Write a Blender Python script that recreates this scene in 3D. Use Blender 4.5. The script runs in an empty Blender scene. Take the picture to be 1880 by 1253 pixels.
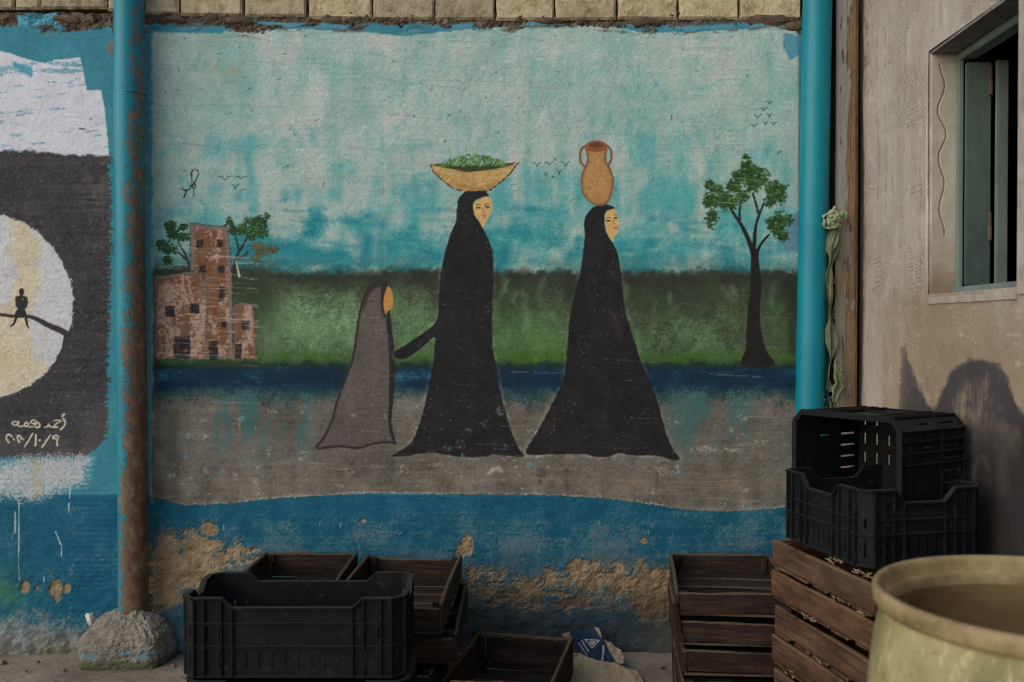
import bpy, bmesh, math, random
import numpy as np
from mathutils import Vector, Matrix

random.seed(7)
# ---------------------------------------------------------------- camera, world, sun, exposure
FPX, CX, CY = 1828.0, 940.0, 626.5      # focal length and centre of the photograph, in its pixels
D, ZC = 3.81, 1.25                      # distance of the painted wall, height of the lens
PITCH = math.atan(26.5 / FPX)
sc = bpy.context.scene
C = sc.collection
cam = bpy.data.cameras.new('camera')
cam.sensor_width = 36.0
cam.lens = FPX / 1880.0 * 36.0
cam.clip_start, cam.clip_end = 0.05, 3000.0
cam.dof.use_dof = True
cam.dof.focus_distance = 3.75
cam.dof.aperture_fstop = 3.2
cam_o = bpy.data.objects.new('camera', cam)
C.objects.link(cam_o)
cam_o.location = (0, 0, ZC)
cam_o.rotation_euler = (math.pi / 2 - PITCH, 0, 0)
sc.camera = cam_o

SUN_DIR = Vector((0.74, 0.50, -0.45)).normalized()   # the way the light travels
w = bpy.data.worlds.new('World'); sc.world = w; w.use_nodes = True
nt = w.node_tree
sky = nt.nodes.new('ShaderNodeTexSky'); sky.sky_type = 'NISHITA'; sky.sun_disc = False
sky.sun_elevation = math.asin(-SUN_DIR.z)
sky.sun_rotation = math.atan2(-SUN_DIR.x, -SUN_DIR.y)
sky.air_density = 1.0; sky.dust_density = 1.0; sky.ozone_density = 1.0
nt.nodes['Background'].inputs[1].default_value = 0.115
nt.links.new(sky.outputs[0], nt.nodes['Background'].inputs[0])
sun = bpy.data.lights.new('sun', 'SUN'); sun.energy = 1.25; sun.angle = math.radians(75); sun.color = (1.0, 0.97, 0.93)
sun_o = bpy.data.objects.new('sun', sun); C.objects.link(sun_o)
sun_o.rotation_euler = SUN_DIR.to_track_quat('-Z', 'Y').to_euler()
sc.view_settings.view_transform = 'Standard'; sc.view_settings.look = 'None'
sc.view_settings.gamma = 1.0; sc.view_settings.use_curve_mapping = False
sc.view_settings.exposure = 0.30
sc.cycles.filter_width = 1.0
ALB = 0.80      # a surface that reads v in the photograph has an albedo of about v / ALB

# ---------------------------------------------------------------- helpers
def P(px, py, d):
    """Point of the place seen at photograph pixel (px, py) at distance d in front of the camera."""
    u = (px - CX) / FPX; v = -(py - CY) / FPX
    y = math.cos(PITCH) + v * math.sin(PITCH); z = -math.sin(PITCH) + v * math.cos(PITCH)
    return (u * d / y, d, ZC + z * d / y)

def Pn(px, py, d):
    u = (px - CX) / FPX; v = -(py - CY) / FPX
    y = math.cos(PITCH) + v * math.sin(PITCH); z = -math.sin(PITCH) + v * math.cos(PITCH)
    return u * d / y, ZC + z * d / y

def proj(x, y, z):
    zz = z - ZC
    dep = y * math.cos(PITCH) - zz * math.sin(PITCH)
    up = y * math.sin(PITCH) + zz * math.cos(PITCH)
    return CX + FPX * x / dep, CY - FPX * up / dep

def s2l(c):
    c = np.asarray(c, dtype=np.float32)
    return np.where(c <= 0.04045, c / 12.92, ((c + 0.055) / 1.055) ** 2.4)

def rgb(r, g, b):
    """Surface colour of something that reads r,g,b (0-255) in the photograph's light."""
    l = s2l(np.array([r, g, b]) / 255.0) / ALB
    return tuple(float(min(0.85, v)) for v in l) + (1.0,)

def tag(o, label=None, cat=None, group=None, kind=None):
    if label: o['label'] = label
    if cat: o['category'] = cat
    if group: o['group'] = group
    if kind: o['kind'] = kind
    return o

def empty(name, loc=(0, 0, 0), rz=0.0, rot=None):
    o = bpy.data.objects.new(name, None); C.objects.link(o)
    o.empty_display_size = 0.05
    o.location = loc; o.rotation_euler = rot if rot else (0, 0, rz)
    return o

def link(name, me, mat=None, parent=None, smooth=False):
    if mat is not None and len(me.materials) == 0: me.materials.append(mat)
    if smooth:
        me.polygons.foreach_set('use_smooth', [True] * len(me.polygons))
    o = bpy.data.objects.new(name, me); C.objects.link(o)
    if parent is not None: o.parent = parent
    return o

def bm_mesh(name, bm):
    bmesh.ops.recalc_face_normals(bm, faces=bm.faces[:])
    me = bpy.data.meshes.new(name); bm.to_mesh(me); bm.free(); return me

def add_box(bm, x0, x1, y0, y1, z0, z1):
    vs = [bm.verts.new(p) for p in ((x0,y0,z0),(x1,y0,z0),(x1,y1,z0),(x0,y1,z0),(x0,y0,z1),(x1,y0,z1),(x1,y1,z1),(x0,y1,z1))]
    for f in ((0,3,2,1),(4,5,6,7),(0,1,5,4),(1,2,6,5),(2,3,7,6),(3,0,4,7)):
        bm.faces.new([vs[i] for i in f])
    return vs

def add_tube(bm, pts, rad, n=8, caps=True):
    """Tube through pts; rad is a number or one radius for each point."""
    pts = [Vector(p) for p in pts]
    if not hasattr(rad, '__len__'): rad = [rad] * len(pts)
    rings = []
    up = Vector((0.3, 0.2, 0.93))
    for i, p in enumerate(pts):
        t = (pts[min(i + 1, len(pts) - 1)] - pts[max(i - 1, 0)])
        t = t.normalized() if t.length > 1e-9 else Vector((0, 0, 1))
        a = t.cross(up)
        if a.length < 0.1: a = t.cross(Vector((1, 0, 0)))
        a.normalize(); b = t.cross(a)
        rings.append([bm.verts.new(p + (a * math.cos(2*math.pi*k/n) + b * math.sin(2*math.pi*k/n)) * rad[i]) for k in range(n)])
    for i in range(len(rings) - 1):
        for k in range(n):
            bm.faces.new((rings[i][k], rings[i][(k+1) % n], rings[i+1][(k+1) % n], rings[i+1][k]))
    if caps:
        bm.faces.new(rings[0][::-1]); bm.faces.new(rings[-1])

# ---------------------------------------------------------------- materials
def new_mat(name, rough=0.8, spec=0.3):
    m = bpy.data.materials.new(name); m.use_nodes = True
    b = m.node_tree.nodes['Principled BSDF']
    b.inputs['Roughness'].default_value = rough
    b.inputs['Specular IOR Level'].default_value = spec
    return m, m.node_tree, b

def nd(nt, typ, **kw):
    n = nt.nodes.new(typ)
    for k, v in kw.items():
        if k in n.inputs: n.inputs[k].default_value = v
        else: setattr(n, k, v)
    return n

def ramp(nt, fac, stops):
    r = nt.nodes.new('ShaderNodeValToRGB')
    el = r.color_ramp.elements
    while len(el) < len(stops): el.new(0.5)
    for e, (p, c) in zip(el, stops):
        e.position = p; e.color = c if len(c) == 4 else tuple(c) + (1,)
    nt.links.new(fac, r.inputs[0]); return r

def mix(nt, fac, a, b, mode='MIX'):
    m = nt.nodes.new('ShaderNodeMix'); m.data_type = 'RGBA'; m.blend_type = mode
    for sock, v in ((m.inputs[0], fac), (m.inputs[6], a), (m.inputs[7], b)):
        if hasattr(v, 'is_linked'): nt.links.new(v, sock)
        else: sock.default_value = v
    return m.outputs[2]

def coords(nt, scale=(1, 1, 1), kind='Object', rnd=False):
    tc = nt.nodes.new('ShaderNodeTexCoord'); mp = nt.nodes.new('ShaderNodeMapping')
    mp.inputs['Scale'].default_value = scale
    nt.links.new(tc.outputs[kind], mp.inputs[0])
    if rnd:
        oi = nt.nodes.new('ShaderNodeObjectInfo'); mu = nt.nodes.new('ShaderNodeMath'); mu.operation = 'MULTIPLY'
        mu.inputs[1].default_value = 37.0
        nt.links.new(oi.outputs['Random'], mu.inputs[0]); nt.links.new(mu.outputs[0], mp.inputs['Location'])
    return mp.outputs[0]

def noise(nt, vec, scale, detail=4, rough=0.55, dist=0.0):
    n = nd(nt, 'ShaderNodeTexNoise', Scale=scale, Detail=detail, Roughness=rough, Distortion=dist)
    nt.links.new(vec, n.inputs['Vector']); return n.outputs['Fac']

def bump(nt, b, h, strength, dist):
    bp = nd(nt, 'ShaderNodeBump', Strength=strength, Distance=dist)
    nt.links.new(h, bp.inputs['Height']); nt.links.new(bp.outputs[0], b.inputs['Normal'])

def painted_material(name, rough=0.8, grain=0.12, bdist=0.003, fine=600):
    """Colour from the paint layer stored on the mesh, with fine grain and relief from noise."""
    m, nt, b = new_mat(name, rough, 0.25)
    at = nd(nt, 'ShaderNodeVertexColor', layer_name='Col')
    v = coords(nt)
    n1 = noise(nt, v, fine, 3, 0.7)
    g = ramp(nt, n1, [(0.25, (1 - grain,) * 3), (0.75, (1 + grain,) * 3)])
    col = mix(nt, 1.0, at.outputs[0], g.outputs[0], 'MULTIPLY')
    nt.links.new(col, b.inputs['Base Color'])
    v2 = coords(nt, (1, 1, 2.2))
    n2 = noise(nt, v2, 160, 6, 0.68)
    bump(nt, b, n2, 0.75, bdist)
    return m

def wood_material(name, stops, rough=0.85):
    m, nt, b = new_mat(name, rough, 0.2)
    v = coords(nt, (1.6, 22, 22), rnd=True)
    g = noise(nt, v, 2.2, 7, 0.62, 0.6)
    c1 = ramp(nt, g, stops)
    oi = nt.nodes.new('ShaderNodeObjectInfo')
    tone = ramp(nt, oi.outputs['Random'], [(0, (0.62, 0.64, 0.68)), (0.35, (1.0, 0.92, 0.86)), (0.65, (0.92, 0.98, 1.02)), (1, (1.35, 1.2, 1.04))])
    c2 = mix(nt, 1.0, c1.outputs[0], tone.outputs[0], 'MULTIPLY')
    v2 = coords(nt, (3, 6, 6), rnd=True)
    st = ramp(nt, noise(nt, v2, 3.0, 5, 0.7), [(0.42, (1, 1, 1)), (0.62, (0.55, 0.53, 0.52))])
    c3 = mix(nt, 0.8, c2, st.outputs[0], 'MULTIPLY')
    # pale dust and raw bruises
    du = ramp(nt, noise(nt, coords(nt, (8, 30, 30), rnd=True), 6, 4, 0.75), [(0.62, (0, 0, 0)), (0.72, (1, 1, 1))])
    c4 = mix(nt, du.outputs[0], c3, rgb(150, 120, 85))
    tcg = nt.nodes.new('ShaderNodeTexCoord'); sg = nt.nodes.new('ShaderNodeSeparateXYZ'); nt.links.new(tcg.outputs['Generated'], sg.inputs[0])
    ad = nt.nodes.new('ShaderNodeMath'); ad.operation = 'MULTIPLY_ADD'; ad.inputs[1].default_value = .16
    nt.links.new(noise(nt, coords(nt, (20, 20, 20), rnd=True), 2.0, 4, .7), ad.inputs[0]); nt.links.new(sg.outputs[2], ad.inputs[2])
    ew = ramp(nt, ad.outputs[0], [(.985, (0, 0, 0)), (1.04, (.5, .5, .5))])
    c3 = mix(nt, ew.outputs[0], c3, rgb(128, 106, 80))
    mx = nt.nodes.new('ShaderNodeMix'); mx.data_type = 'RGBA'; mx.inputs[0].default_value = 0.35
    nt.links.new(c3, mx.inputs[6]); nt.links.new(c4, mx.inputs[7])
    nt.links.new(mx.outputs[2], b.inputs['Base Color'])
    bump(nt, b, g, 0.6, 0.003)
    return m

MURAL = painted_material('painted_plaster')
SIDEM = painted_material('bare_plaster', grain=0.08, bdist=0.0012)
PRINT = painted_material('printed_card', rough=0.7, grain=0.06, bdist=0.0004)
WOOD_DARK = wood_material('dark_crate_wood', [(0.25, rgb(24, 20, 18)), (0.5, rgb(46, 37, 31)), (0.75, rgb(74, 59, 46))])
WOOD_BROWN = wood_material('brown_crate_wood', [(0.25, rgb(44, 33, 26)), (0.5, rgb(78, 57, 43)), (0.78, rgb(110, 85, 64))])

def plastic_material():
    m, nt, b = new_mat('black_plastic', 0.5, 0.12)
    v = coords(nt, rnd=True)
    n = noise(nt, v, 14, 6, 0.7)
    c = ramp(nt, n, [(0.35, rgb(17, 19, 20)), (0.6, rgb(24, 25, 26)), (0.8, rgb(46, 43, 39))])
    sp = ramp(nt, noise(nt, v, 90, 3, 0.6), [(0.70, (0, 0, 0)), (0.76, (1, 1, 1))])
    c2 = mix(nt, sp.outputs[0], c.outputs[0], rgb(100, 92, 80))
    scr = ramp(nt, noise(nt, coords(nt, (3, 40, 3), rnd=True), 12, 4, .7), [(.60, (0, 0, 0)), (.70, (1, 1, 1))])
    c2 = mix(nt, scr.outputs[0], c2, rgb(52, 50, 46))
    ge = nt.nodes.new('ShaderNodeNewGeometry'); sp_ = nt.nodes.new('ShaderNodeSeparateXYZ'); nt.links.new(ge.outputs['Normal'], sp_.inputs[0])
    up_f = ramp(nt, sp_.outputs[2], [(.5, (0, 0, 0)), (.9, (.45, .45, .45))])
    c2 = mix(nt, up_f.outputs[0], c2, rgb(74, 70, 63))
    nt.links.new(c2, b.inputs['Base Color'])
    r = ramp(nt, n, [(0.3, (0.45,) * 3), (0.7, (0.8,) * 3)]); nt.links.new(r.outputs[0], b.inputs['Roughness'])
    bump(nt, b, noise(nt, v, 60, 5, 0.7), 0.25, 0.002)
    return m
PLASTIC = plastic_material()

def pipe_material(name, rust_amount):
    """Blue gloss paint; rust bites through low down and on the side turned to the yard."""
    m, nt, b = new_mat(name, 0.42, 0.35)
    tc = nt.nodes.new('ShaderNodeTexCoord'); sp = nt.nodes.new('ShaderNodeSeparateXYZ')
    nt.links.new(tc.outputs['Object'], sp.inputs[0])
    v = coords(nt, (1, 1, 0.6))
    n = noise(nt, v, 26, 7, 0.72); nf = noise(nt, coords(nt), 160, 4, 0.7)
    blue = ramp(nt, noise(nt, coords(nt, (1, 1, .3)), 9, 5, 0.6), [(0.3, rgb(0, 106, 120)), (0.7, rgb(4, 124, 137))])
    hz = nd(nt, 'ShaderNodeMapRange'); hz.inputs[1].default_value = 2.45; hz.inputs[2].default_value = 0.2
    hz.inputs[3].default_value = 0.0; hz.inputs[4].default_value = 1.0
    nt.links.new(sp.outputs[2], hz.inputs[0])
    sx = nd(nt, 'ShaderNodeMapRange'); sx.inputs[1].default_value = -0.040; sx.inputs[2].default_value = 0.038
    sx.inputs[3].default_value = -0.42; sx.inputs[4].default_value = 0.22
    nt.links.new(sp.outputs[0], sx.inputs[0])
    def mt(op, a, bb):
        q = nt.nodes.new('ShaderNodeMath'); q.operation = op
        for s, val in ((q.inputs[0], a), (q.inputs[1], bb)):
            if hasattr(val, 'is_linked'): nt.links.new(val, s)
            else: s.default_value = val
        return q.outputs[0]
    f = mt('ADD', mt('MULTIPLY', hz.outputs[0], 0.62), sx.outputs[0])
    f = mt('ADD', f, mt('MULTIPLY', mt('SUBTRACT', n, 0.5), 1.7))
    f = mt('ADD', f, mt('MULTIPLY', mt('SUBTRACT', nf, 0.5), 1.5))
    f = mt('ADD', f, rust_amount)
    msk = ramp(nt, f, [(0.36, (0, 0, 0)), (0.50, (1, 1, 1))])
    rust = ramp(nt, n, [(0.3, rgb(56, 42, 34)), (0.5, rgb(98, 72, 52)), (0.72, rgb(122, 110, 94))])
    nt.links.new(mix(nt, msk.outputs[0], blue.outputs[0], rust.outputs[0]), b.inputs['Base Color'])
    rr = ramp(nt, msk.outputs[0], [(0, (0.40,) * 3), (1, (0.9,) * 3)]); nt.links.new(rr.outputs[0], b.inputs['Roughness'])
    hh = mt('ADD', mt('MULTIPLY', nf, 0.5), mt('MULTIPLY', msk.outputs[0], -0.6))
    bump(nt, b, hh, 0.5, 0.002)
    return m
PIPE_RUSTY = pipe_material('rusty_blue_paint', 0.15)
PIPE_CLEAN = pipe_material('clean_blue_paint', -0.36)

def simple_mat(name, c0, c1, scale, rough=0.85, bdist=0.003, stretch=(1, 1, 1), bstr=0.5):
    m, nt, b = new_mat(name, rough, 0.25)
    v = coords(nt, stretch, rnd=True)
    n = noise(nt, v, scale, 7, 0.65)
    r = ramp(nt, n, [(0.3, c0), (0.7, c1)])
    nt.links.new(r.outputs[0], b.inputs['Base Color'])
    bump(nt, b, noise(nt, v, scale * 5, 6, 0.7), bstr, bdist)
    return m

# ---------------------------------------------------------------- numpy painting tools
class Canvas:
    """A sheet of plaster: a grid of points with a paint colour, a relief height and a part number each."""
    def __init__(s, XX, YY, u, v):
        s.X, s.Y, s.u, s.v = XX.astype(np.float32), YY.astype(np.float32), u, v
        s.sep = None
        s.col = np.zeros(XX.shape + (3,), np.float32)
        s.h = np.zeros(XX.shape, np.float32)
        s.pid = np.zeros(XX.shape, np.int32)
        s.names = {0: 'plaster'}
    def n(s, su, sv, seed, oct=1, gain=0.5):
        """Smooth noise in -1..1 with features su by sv, in the sheet's own units."""
        tot = 0; amp = 1; out = None
        for o in range(oct):
            rs = np.random.RandomState(seed * 17 + o)
            a = (s.u - s.u[0]) / su * 2 ** o; b = (s.v - s.v[0]) / sv * 2 ** o
            a = a + rs.rand() * 3; b = b + rs.rand() * 3
            L = rs.rand(int(b.max()) + 3, int(a.max()) + 3).astype(np.float32) * 2 - 1
            ia = a.astype(int); fa = (a - ia); fa = (fa * fa * (3 - 2 * fa)).astype(np.float32)
            ib = b.astype(int); fb = (b - ib); fb = (fb * fb * (3 - 2 * fb)).astype(np.float32)
            R = L[:, ia] * (1 - fa) + L[:, ia + 1] * fa
            R = R[ib] * (1 - fb)[:, None] + R[ib + 1] * fb[:, None]
            out = R * amp if out is None else out + R * amp
            tot += amp; amp *= gain
        return out / tot
    def box(s, x0, x1, y0, y1):
        if s.sep is not None:
            xs, ys = s.sep
            i0, i1 = np.searchsorted(xs, [x0, x1]); j0, j1 = np.searchsorted(ys, [y0, y1])
            return (slice(max(j0 - 1, 0), j1 + 1), slice(max(i0 - 1, 0), i1 + 1))
        return (slice(None), slice(None))
    def paint(s, sl, mask, c):
        c = np.asarray(c, np.float32)
        if c.ndim == 1: c = c / 255.0
        s.col[sl] += np.clip(mask, 0, 1)[..., None] * (c - s.col[sl])
    def dry(s, sl, mask, c, k=1.0):
        """Dry brush: paint catches on the tooth of the plaster where the mask is thin."""
        q = np.clip(mask, 0, 1)
        m = np.clip((q * 2 - 1 + s.tooth[sl] * .95 * k) * 1.1 + .5, 0, 1) * np.clip(q * 6, 0, 1)
        m = .62 * m + .38 * q
        s.paint(sl, m, c)
    def part(s, name, label=None):
        k = len(s.names); s.names[k] = (name, label); return k
    def poly(s, pts, c, soft=1.2, rough=0.0, part=None, alpha=1.0, smooth=0, nz=None, seg=4):
        pts = np.array(pts, np.float32)
        if smooth: pts = catmull(pts, seg)
        m = 12
        sl = s.box(pts[:, 0].min() - m, pts[:, 0].max() + m, pts[:, 1].min() - m, pts[:, 1].max() + m)
        sd = sdf_poly(s.X[sl], s.Y[sl], pts)
        if rough and nz is not None: sd = sd + nz[sl] * rough
        mk = np.clip(0.5 - sd / soft, 0, 1) * alpha
        if c is not None: s.paint(sl, mk, c)
        if part is not None: s.pid[sl][sd < 0] = part
        return sl, sd
    def line(s, pts, wd, c, soft=1.0, part=None, alpha=1.0, smooth=False, nz=None, rough=0.0):
        pts = np.array(pts, np.float32)
        if smooth: pts = catmull(pts, 4, closed=False)
        wd = np.asarray(wd, np.float32)
        if wd.ndim == 0: wd = np.full(len(pts), wd)
        elif len(wd) != len(pts): wd = np.interp(np.linspace(0, 1, len(pts)), np.linspace(0, 1, len(wd)), wd)
        m = wd.max() + 4
        sl = s.box(pts[:, 0].min() - m, pts[:, 0].max() + m, pts[:, 1].min() - m, pts[:, 1].max() + m)
        X, Y = s.X[sl], s.Y[sl]
        sd = np.full(X.shape, 1e6, np.float32)
        for i in range(len(pts) - 1):
            (ax, ay), (bx, by) = pts[i], pts[i + 1]
            dx, dy = bx - ax, by - ay; L2 = dx * dx + dy * dy + 1e-9
            t = np.clip(((X - ax) * dx + (Y - ay) * dy) / L2, 0, 1)
            dd = np.hypot(X - ax - t * dx, Y - ay - t * dy) - 0.5 * (wd[i] * (1 - t) + wd[i + 1] * t)
            np.minimum(sd, dd, out=sd)
        if nz is not None: sd = sd + nz[sl] * rough
        mk = np.clip(0.5 - sd / soft, 0, 1) * alpha
        s.paint(sl, mk, c)
        if part is not None: s.pid[sl][sd < 0.3] = part
        return sl, sd

def catmull(p, n=4, closed=True):
    out = []
    N = len(p)
    rng = range(N) if closed else range(N - 1)
    for i in rng:
        if closed: a, b, c, d = p[i - 1], p[i], p[(i + 1) % N], p[(i + 2) % N]
        else: a, b, c, d = p[max(i - 1, 0)], p[i], p[i + 1], p[min(i + 2, N - 1)]
        for k in range(n):
            t = k / n
            out.append(0.5 * (2 * b + (c - a) * t + (2 * a - 5 * b + 4 * c - d) * t * t + (3 * b - a - 3 * c + d) * t ** 3))
    if not closed: out.append(p[-1])
    return np.array(out, np.float32)

def sdf_poly(X, Y, pts):
    d2 = np.full(X.shape, 1e12, np.float32); ins = np.zeros(X.shape, bool)
    N = len(pts)
    for i in range(N):
        ax, ay = pts[i - 1]; bx, by = pts[i]
        dx, dy = bx - ax, by - ay; L2 = dx * dx + dy * dy
        if L2 < 1e-9: continue
        t = np.clip(((X - ax) * dx + (Y - ay) * dy) / L2, 0, 1)
        q = (X - ax - t * dx) ** 2 + (Y - ay - t * dy) ** 2
        np.minimum(d2, q, out=d2)
        if dy != 0:
            c = ((ay > Y) != (by > Y)) & (X < dx * (Y - ay) / dy + ax)
            ins ^= c
    d = np.sqrt(d2)
    return np.where(ins, -d, d)

def sm(a, b, x):
    t = np.clip((x - a) / (b - a), 0, 1); return t * t * (3 - 2 * t)

def sheet_object(cv, pos, keep, parent, mat, main_name):
    """Turn a canvas into meshes, one for each painted part; neighbouring parts share their border and normals."""
    nr, nc = cv.h.shape
    du = np.gradient(pos, axis=1); dv = np.gradient(pos, axis=0)
    nrm = np.cross(du, dv); nrm /= np.linalg.norm(nrm, axis=2, keepdims=True) + 1e-12
    if (nrm[..., 1].mean() > 0 and abs(nrm[..., 1].mean()) > 0.5) or (abs(nrm[..., 1].mean()) <= 0.5 and nrm[..., 0].mean() > 0):
        nrm = -nrm; flip = True
    else: flip = False
    idx = np.arange(nr * nc).reshape(nr, nc)
    q = np.stack([idx[:-1, :-1], idx[:-1, 1:], idx[1:, 1:], idx[1:, :-1]], -1).reshape(-1, 4)
    if flip: q = q[:, ::-1]
    pid = cv.pid[:-1, :-1].reshape(-1); kp = keep[:-1, :-1].reshape(-1)
    lin = s2l(np.clip(cv.col, 0, 1)) / ALB
    lin = np.clip(lin, 0.003, 0.85).reshape(-1, 3)
    V = pos.reshape(-1, 3); Nn = nrm.reshape(-1, 3)
    res = {}
    for k in np.unique(pid[kp]):
        f = q[(pid == k) & kp]
        used, inv = np.unique(f, return_inverse=True)
        f = inv.reshape(-1, 4)
        nm, lb = (main_name, None) if k == 0 else cv.names[k]
        me = bpy.data.meshes.new(nm)
        me.vertices.add(len(used)); me.vertices.foreach_set('co', V[used].astype(np.float32).ravel())
        me.loops.add(f.size); me.loops.foreach_set('vertex_index', f.astype(np.int32).ravel())
        me.polygons.add(len(f)); me.polygons.foreach_set('loop_start', np.arange(0, f.size, 4, dtype=np.int32))
        me.update(calc_edges=True)
        me.polygons.foreach_set('use_smooth', np.ones(len(f), bool))
        ca = me.color_attributes.new('Col', 'FLOAT_COLOR', 'POINT')
        ca.data.foreach_set('color', np.concatenate([lin[used], np.ones((len(used), 1))], 1).astype(np.float32).ravel())
        me.normals_split_custom_set_from_vertices(Nn[used].astype(np.float32))
        o = link(nm, me, mat, parent)
        if lb: o['label'] = lb
        res[k] = o
    return res

# ---------------------------------------------------------------- ground
def ground_material():
    m, nt, b = new_mat('dusty_floor', 0.95, 0.15)
    v = coords(nt)
    n = noise(nt, v, 3.0, 8, 0.65)
    c = ramp(nt, n, [(0.3, rgb(110, 98, 84)), (0.55, rgb(146, 131, 114)), (0.75, rgb(168, 152, 131))])
    st = ramp(nt, noise(nt, v, 40, 5, 0.7), [(0.35, (0.62, 0.6, 0.58)), (0.6, (1, 1, 1))])
    nt.links.new(mix(nt, 0.8, c.outputs[0], st.outputs[0], 'MULTIPLY'), b.inputs['Base Color'])
    bump(nt, b, noise(nt, v, 55, 8, 0.72), 0.6, 0.008)
    return m
GROUND = ground_material()
bm = bmesh.new()
for (x0, x1, y0, y1) in ((-1500, 1500, -1500, 1500),):
    vs = [bm.verts.new(p) for p in ((x0, y0, 0), (x1, y0, 0), (x1, y1, 0), (x0, y1, 0))]
    bm.faces.new(vs)
g = link('ground', bm_mesh('ground', bm), GROUND); g['kind'] = 'structure'

# ---------------------------------------------------------------- the painted wall
STEP = 1.7
xs = np.concatenate([np.arange(-900, -30, 8.0), np.arange(-30, 1600, STEP)])
ys = np.arange(24, 1246, STEP)
XX, YY = np.meshgrid(xs, ys)
cv = Canvas(XX, YY, xs, ys); cv.sep = (xs, ys)
A = slice(None); ALL = (A, A)
X, Y = cv.X, cv.Y
n4 = cv.n(4, 4, 1, 2); n2 = np.random.RandomState(3).rand(*X.shape).astype(np.float32) * 2 - 1
n12 = cv.n(12, 12, 2, 3); n40 = cv.n(40, 40, 3, 4); n120 = cv.n(120, 120, 4, 4)
vst = cv.n(26, 190, 5, 3); vst2 = cv.n(14, 120, 6, 3); hst = cv.n(90, 5, 7, 2); hst2 = cv.n(240, 9, 8, 2)
br = cv.n(34, 60, 9, 4); br2 = cv.n(70, 46, 10, 4); br3 = cv.n(55, 22, 11, 4)
cv.tooth = np.clip(1.25 * cv.n(2.3, 2.1, 90, 1) + .42 * cv.n(6, 5, 91, 2) + .16 * cv.n(30, 2.4, 92, 2), -1, 1); tooth = cv.tooth
rag = 0.6 * n12 + 0.4 * n4                                       # ragged brush edge

# base coat: blue wall
base = np.array([60, 128, 142]) / 255 + (0.03 * n40 + 0.02 * n4)[..., None] * np.array([1, .8, .7])
cv.col[:] = base
low = sm(905, 912, Y + 4 * n40)
blue_lo = np.array([22, 88, 110]) / 255 + (0.035 * n40 + 0.025 * n12 + .025 * tooth)[..., None]
cv.paint(ALL, low, blue_lo)

# --- central picture field
inC = sm(277, 283, X + 3 * rag + 2 * n40) * (1 - sm(1464, 1468, X + 2 * rag))
bx = np.array([270, 285, 340, 420, 500, 560, 625, 700, 860, 1000, 1100, 1180, 1260, 1340, 1440, 1480])
by = np.array([908, 914, 928, 925, 916, 912, 908, 906, 908, 909, 914, 924, 937, 940, 932, 930])
botC = np.interp(xs, bx, by)[None, :]
tx = np.array([270, 330, 400, 440, 520, 640, 740, 860, 1000, 1100, 1170, 1250, 1380, 1420, 1470])
ty = np.array([58, 60, 62, 50, 52, 56, 66, 54, 46, 44, 58, 60, 52, 46, 60])
topC = np.interp(xs, tx, ty)[None, :]
inY = sm(topC - 1.5, topC + 2, Y + 3 * rag) * (1 - sm(botC - 1.2, botC + 1.2, Y + 1.6 * rag))
inC = inC * inY
sky = np.empty(X.shape + (3,), np.float32)
pale = np.array([170, 184, 174]) / 255; mint = np.array([130, 174, 163]) / 255; teal = np.array([78, 160, 160]) / 255
deep = np.array([32, 126, 136]) / 255; warm = np.array([186, 191, 182]) / 255
sky[:] = pale
bd = cv.n(70, 30, 18, 4); t = np.clip(0.45 + 0.7 * vst + 0.8 * br2 + 0.3 * vst2 + .5 * bd, 0, 1); sky += (t * 0.85)[..., None] * (mint - sky)
gy = sm(150, 440, Y)
t = np.clip(-0.50 + 1.15 * gy + 0.85 * br * (0.4 + gy) + 0.55 * br2 + 0.45 * vst + .35 * vst2 + .25 * bd + .30 * tooth, 0, 1); sky += (t * 0.9)[..., None] * (teal - sky)
t = np.clip(-0.75 + 1.35 * sm(330, 480, Y) + 1.2 * br3 + 0.7 * br + .25 * tooth, 0, 1); sky += (t * 0.9)[..., None] * (deep - sky)
t = np.clip(-0.45 + 1.9 * cv.n(46, 74, 12, 4) + 0.45 * (1 - gy), 0, 1) * (1 - 0.88 * sm(310, 440, Y)); t = np.clip(t + .22 * tooth * (t > .05), 0, 1); sky += (t * 0.8)[..., None] * (warm - sky)
# left and middle columns are paler, as rolled on
t = (1 - sm(300, 430, X)) * (1 - 0.3 * sm(350, 500, Y)) * 0.7; sky += t[..., None] * (np.array([158, 172, 160]) / 255 - sky)
for cx, wd, a in ((690, 9, .5), (706, 6, .35), (1452, 12, .5), (1400, 20, .25)):
    t = np.exp(-((X + 5 * n120 - cx) / wd) ** 2) * a * np.clip(.6 + n40, 0, 1); sky += t[..., None] * (warm - sky)
t = np.exp(-(((X - 420) / 40) ** 2 + ((Y - 110) / 45) ** 2)) * np.clip(.35 + 1.2 * n40, 0, 1) * .6; sky += t[..., None] * (np.array([165, 150, 120]) / 255 - sky)
cv.paint(ALL, inC, sky + (0.022 * n2 + 0.008 * hst + .020 * tooth + .012 * n12)[..., None])
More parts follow.
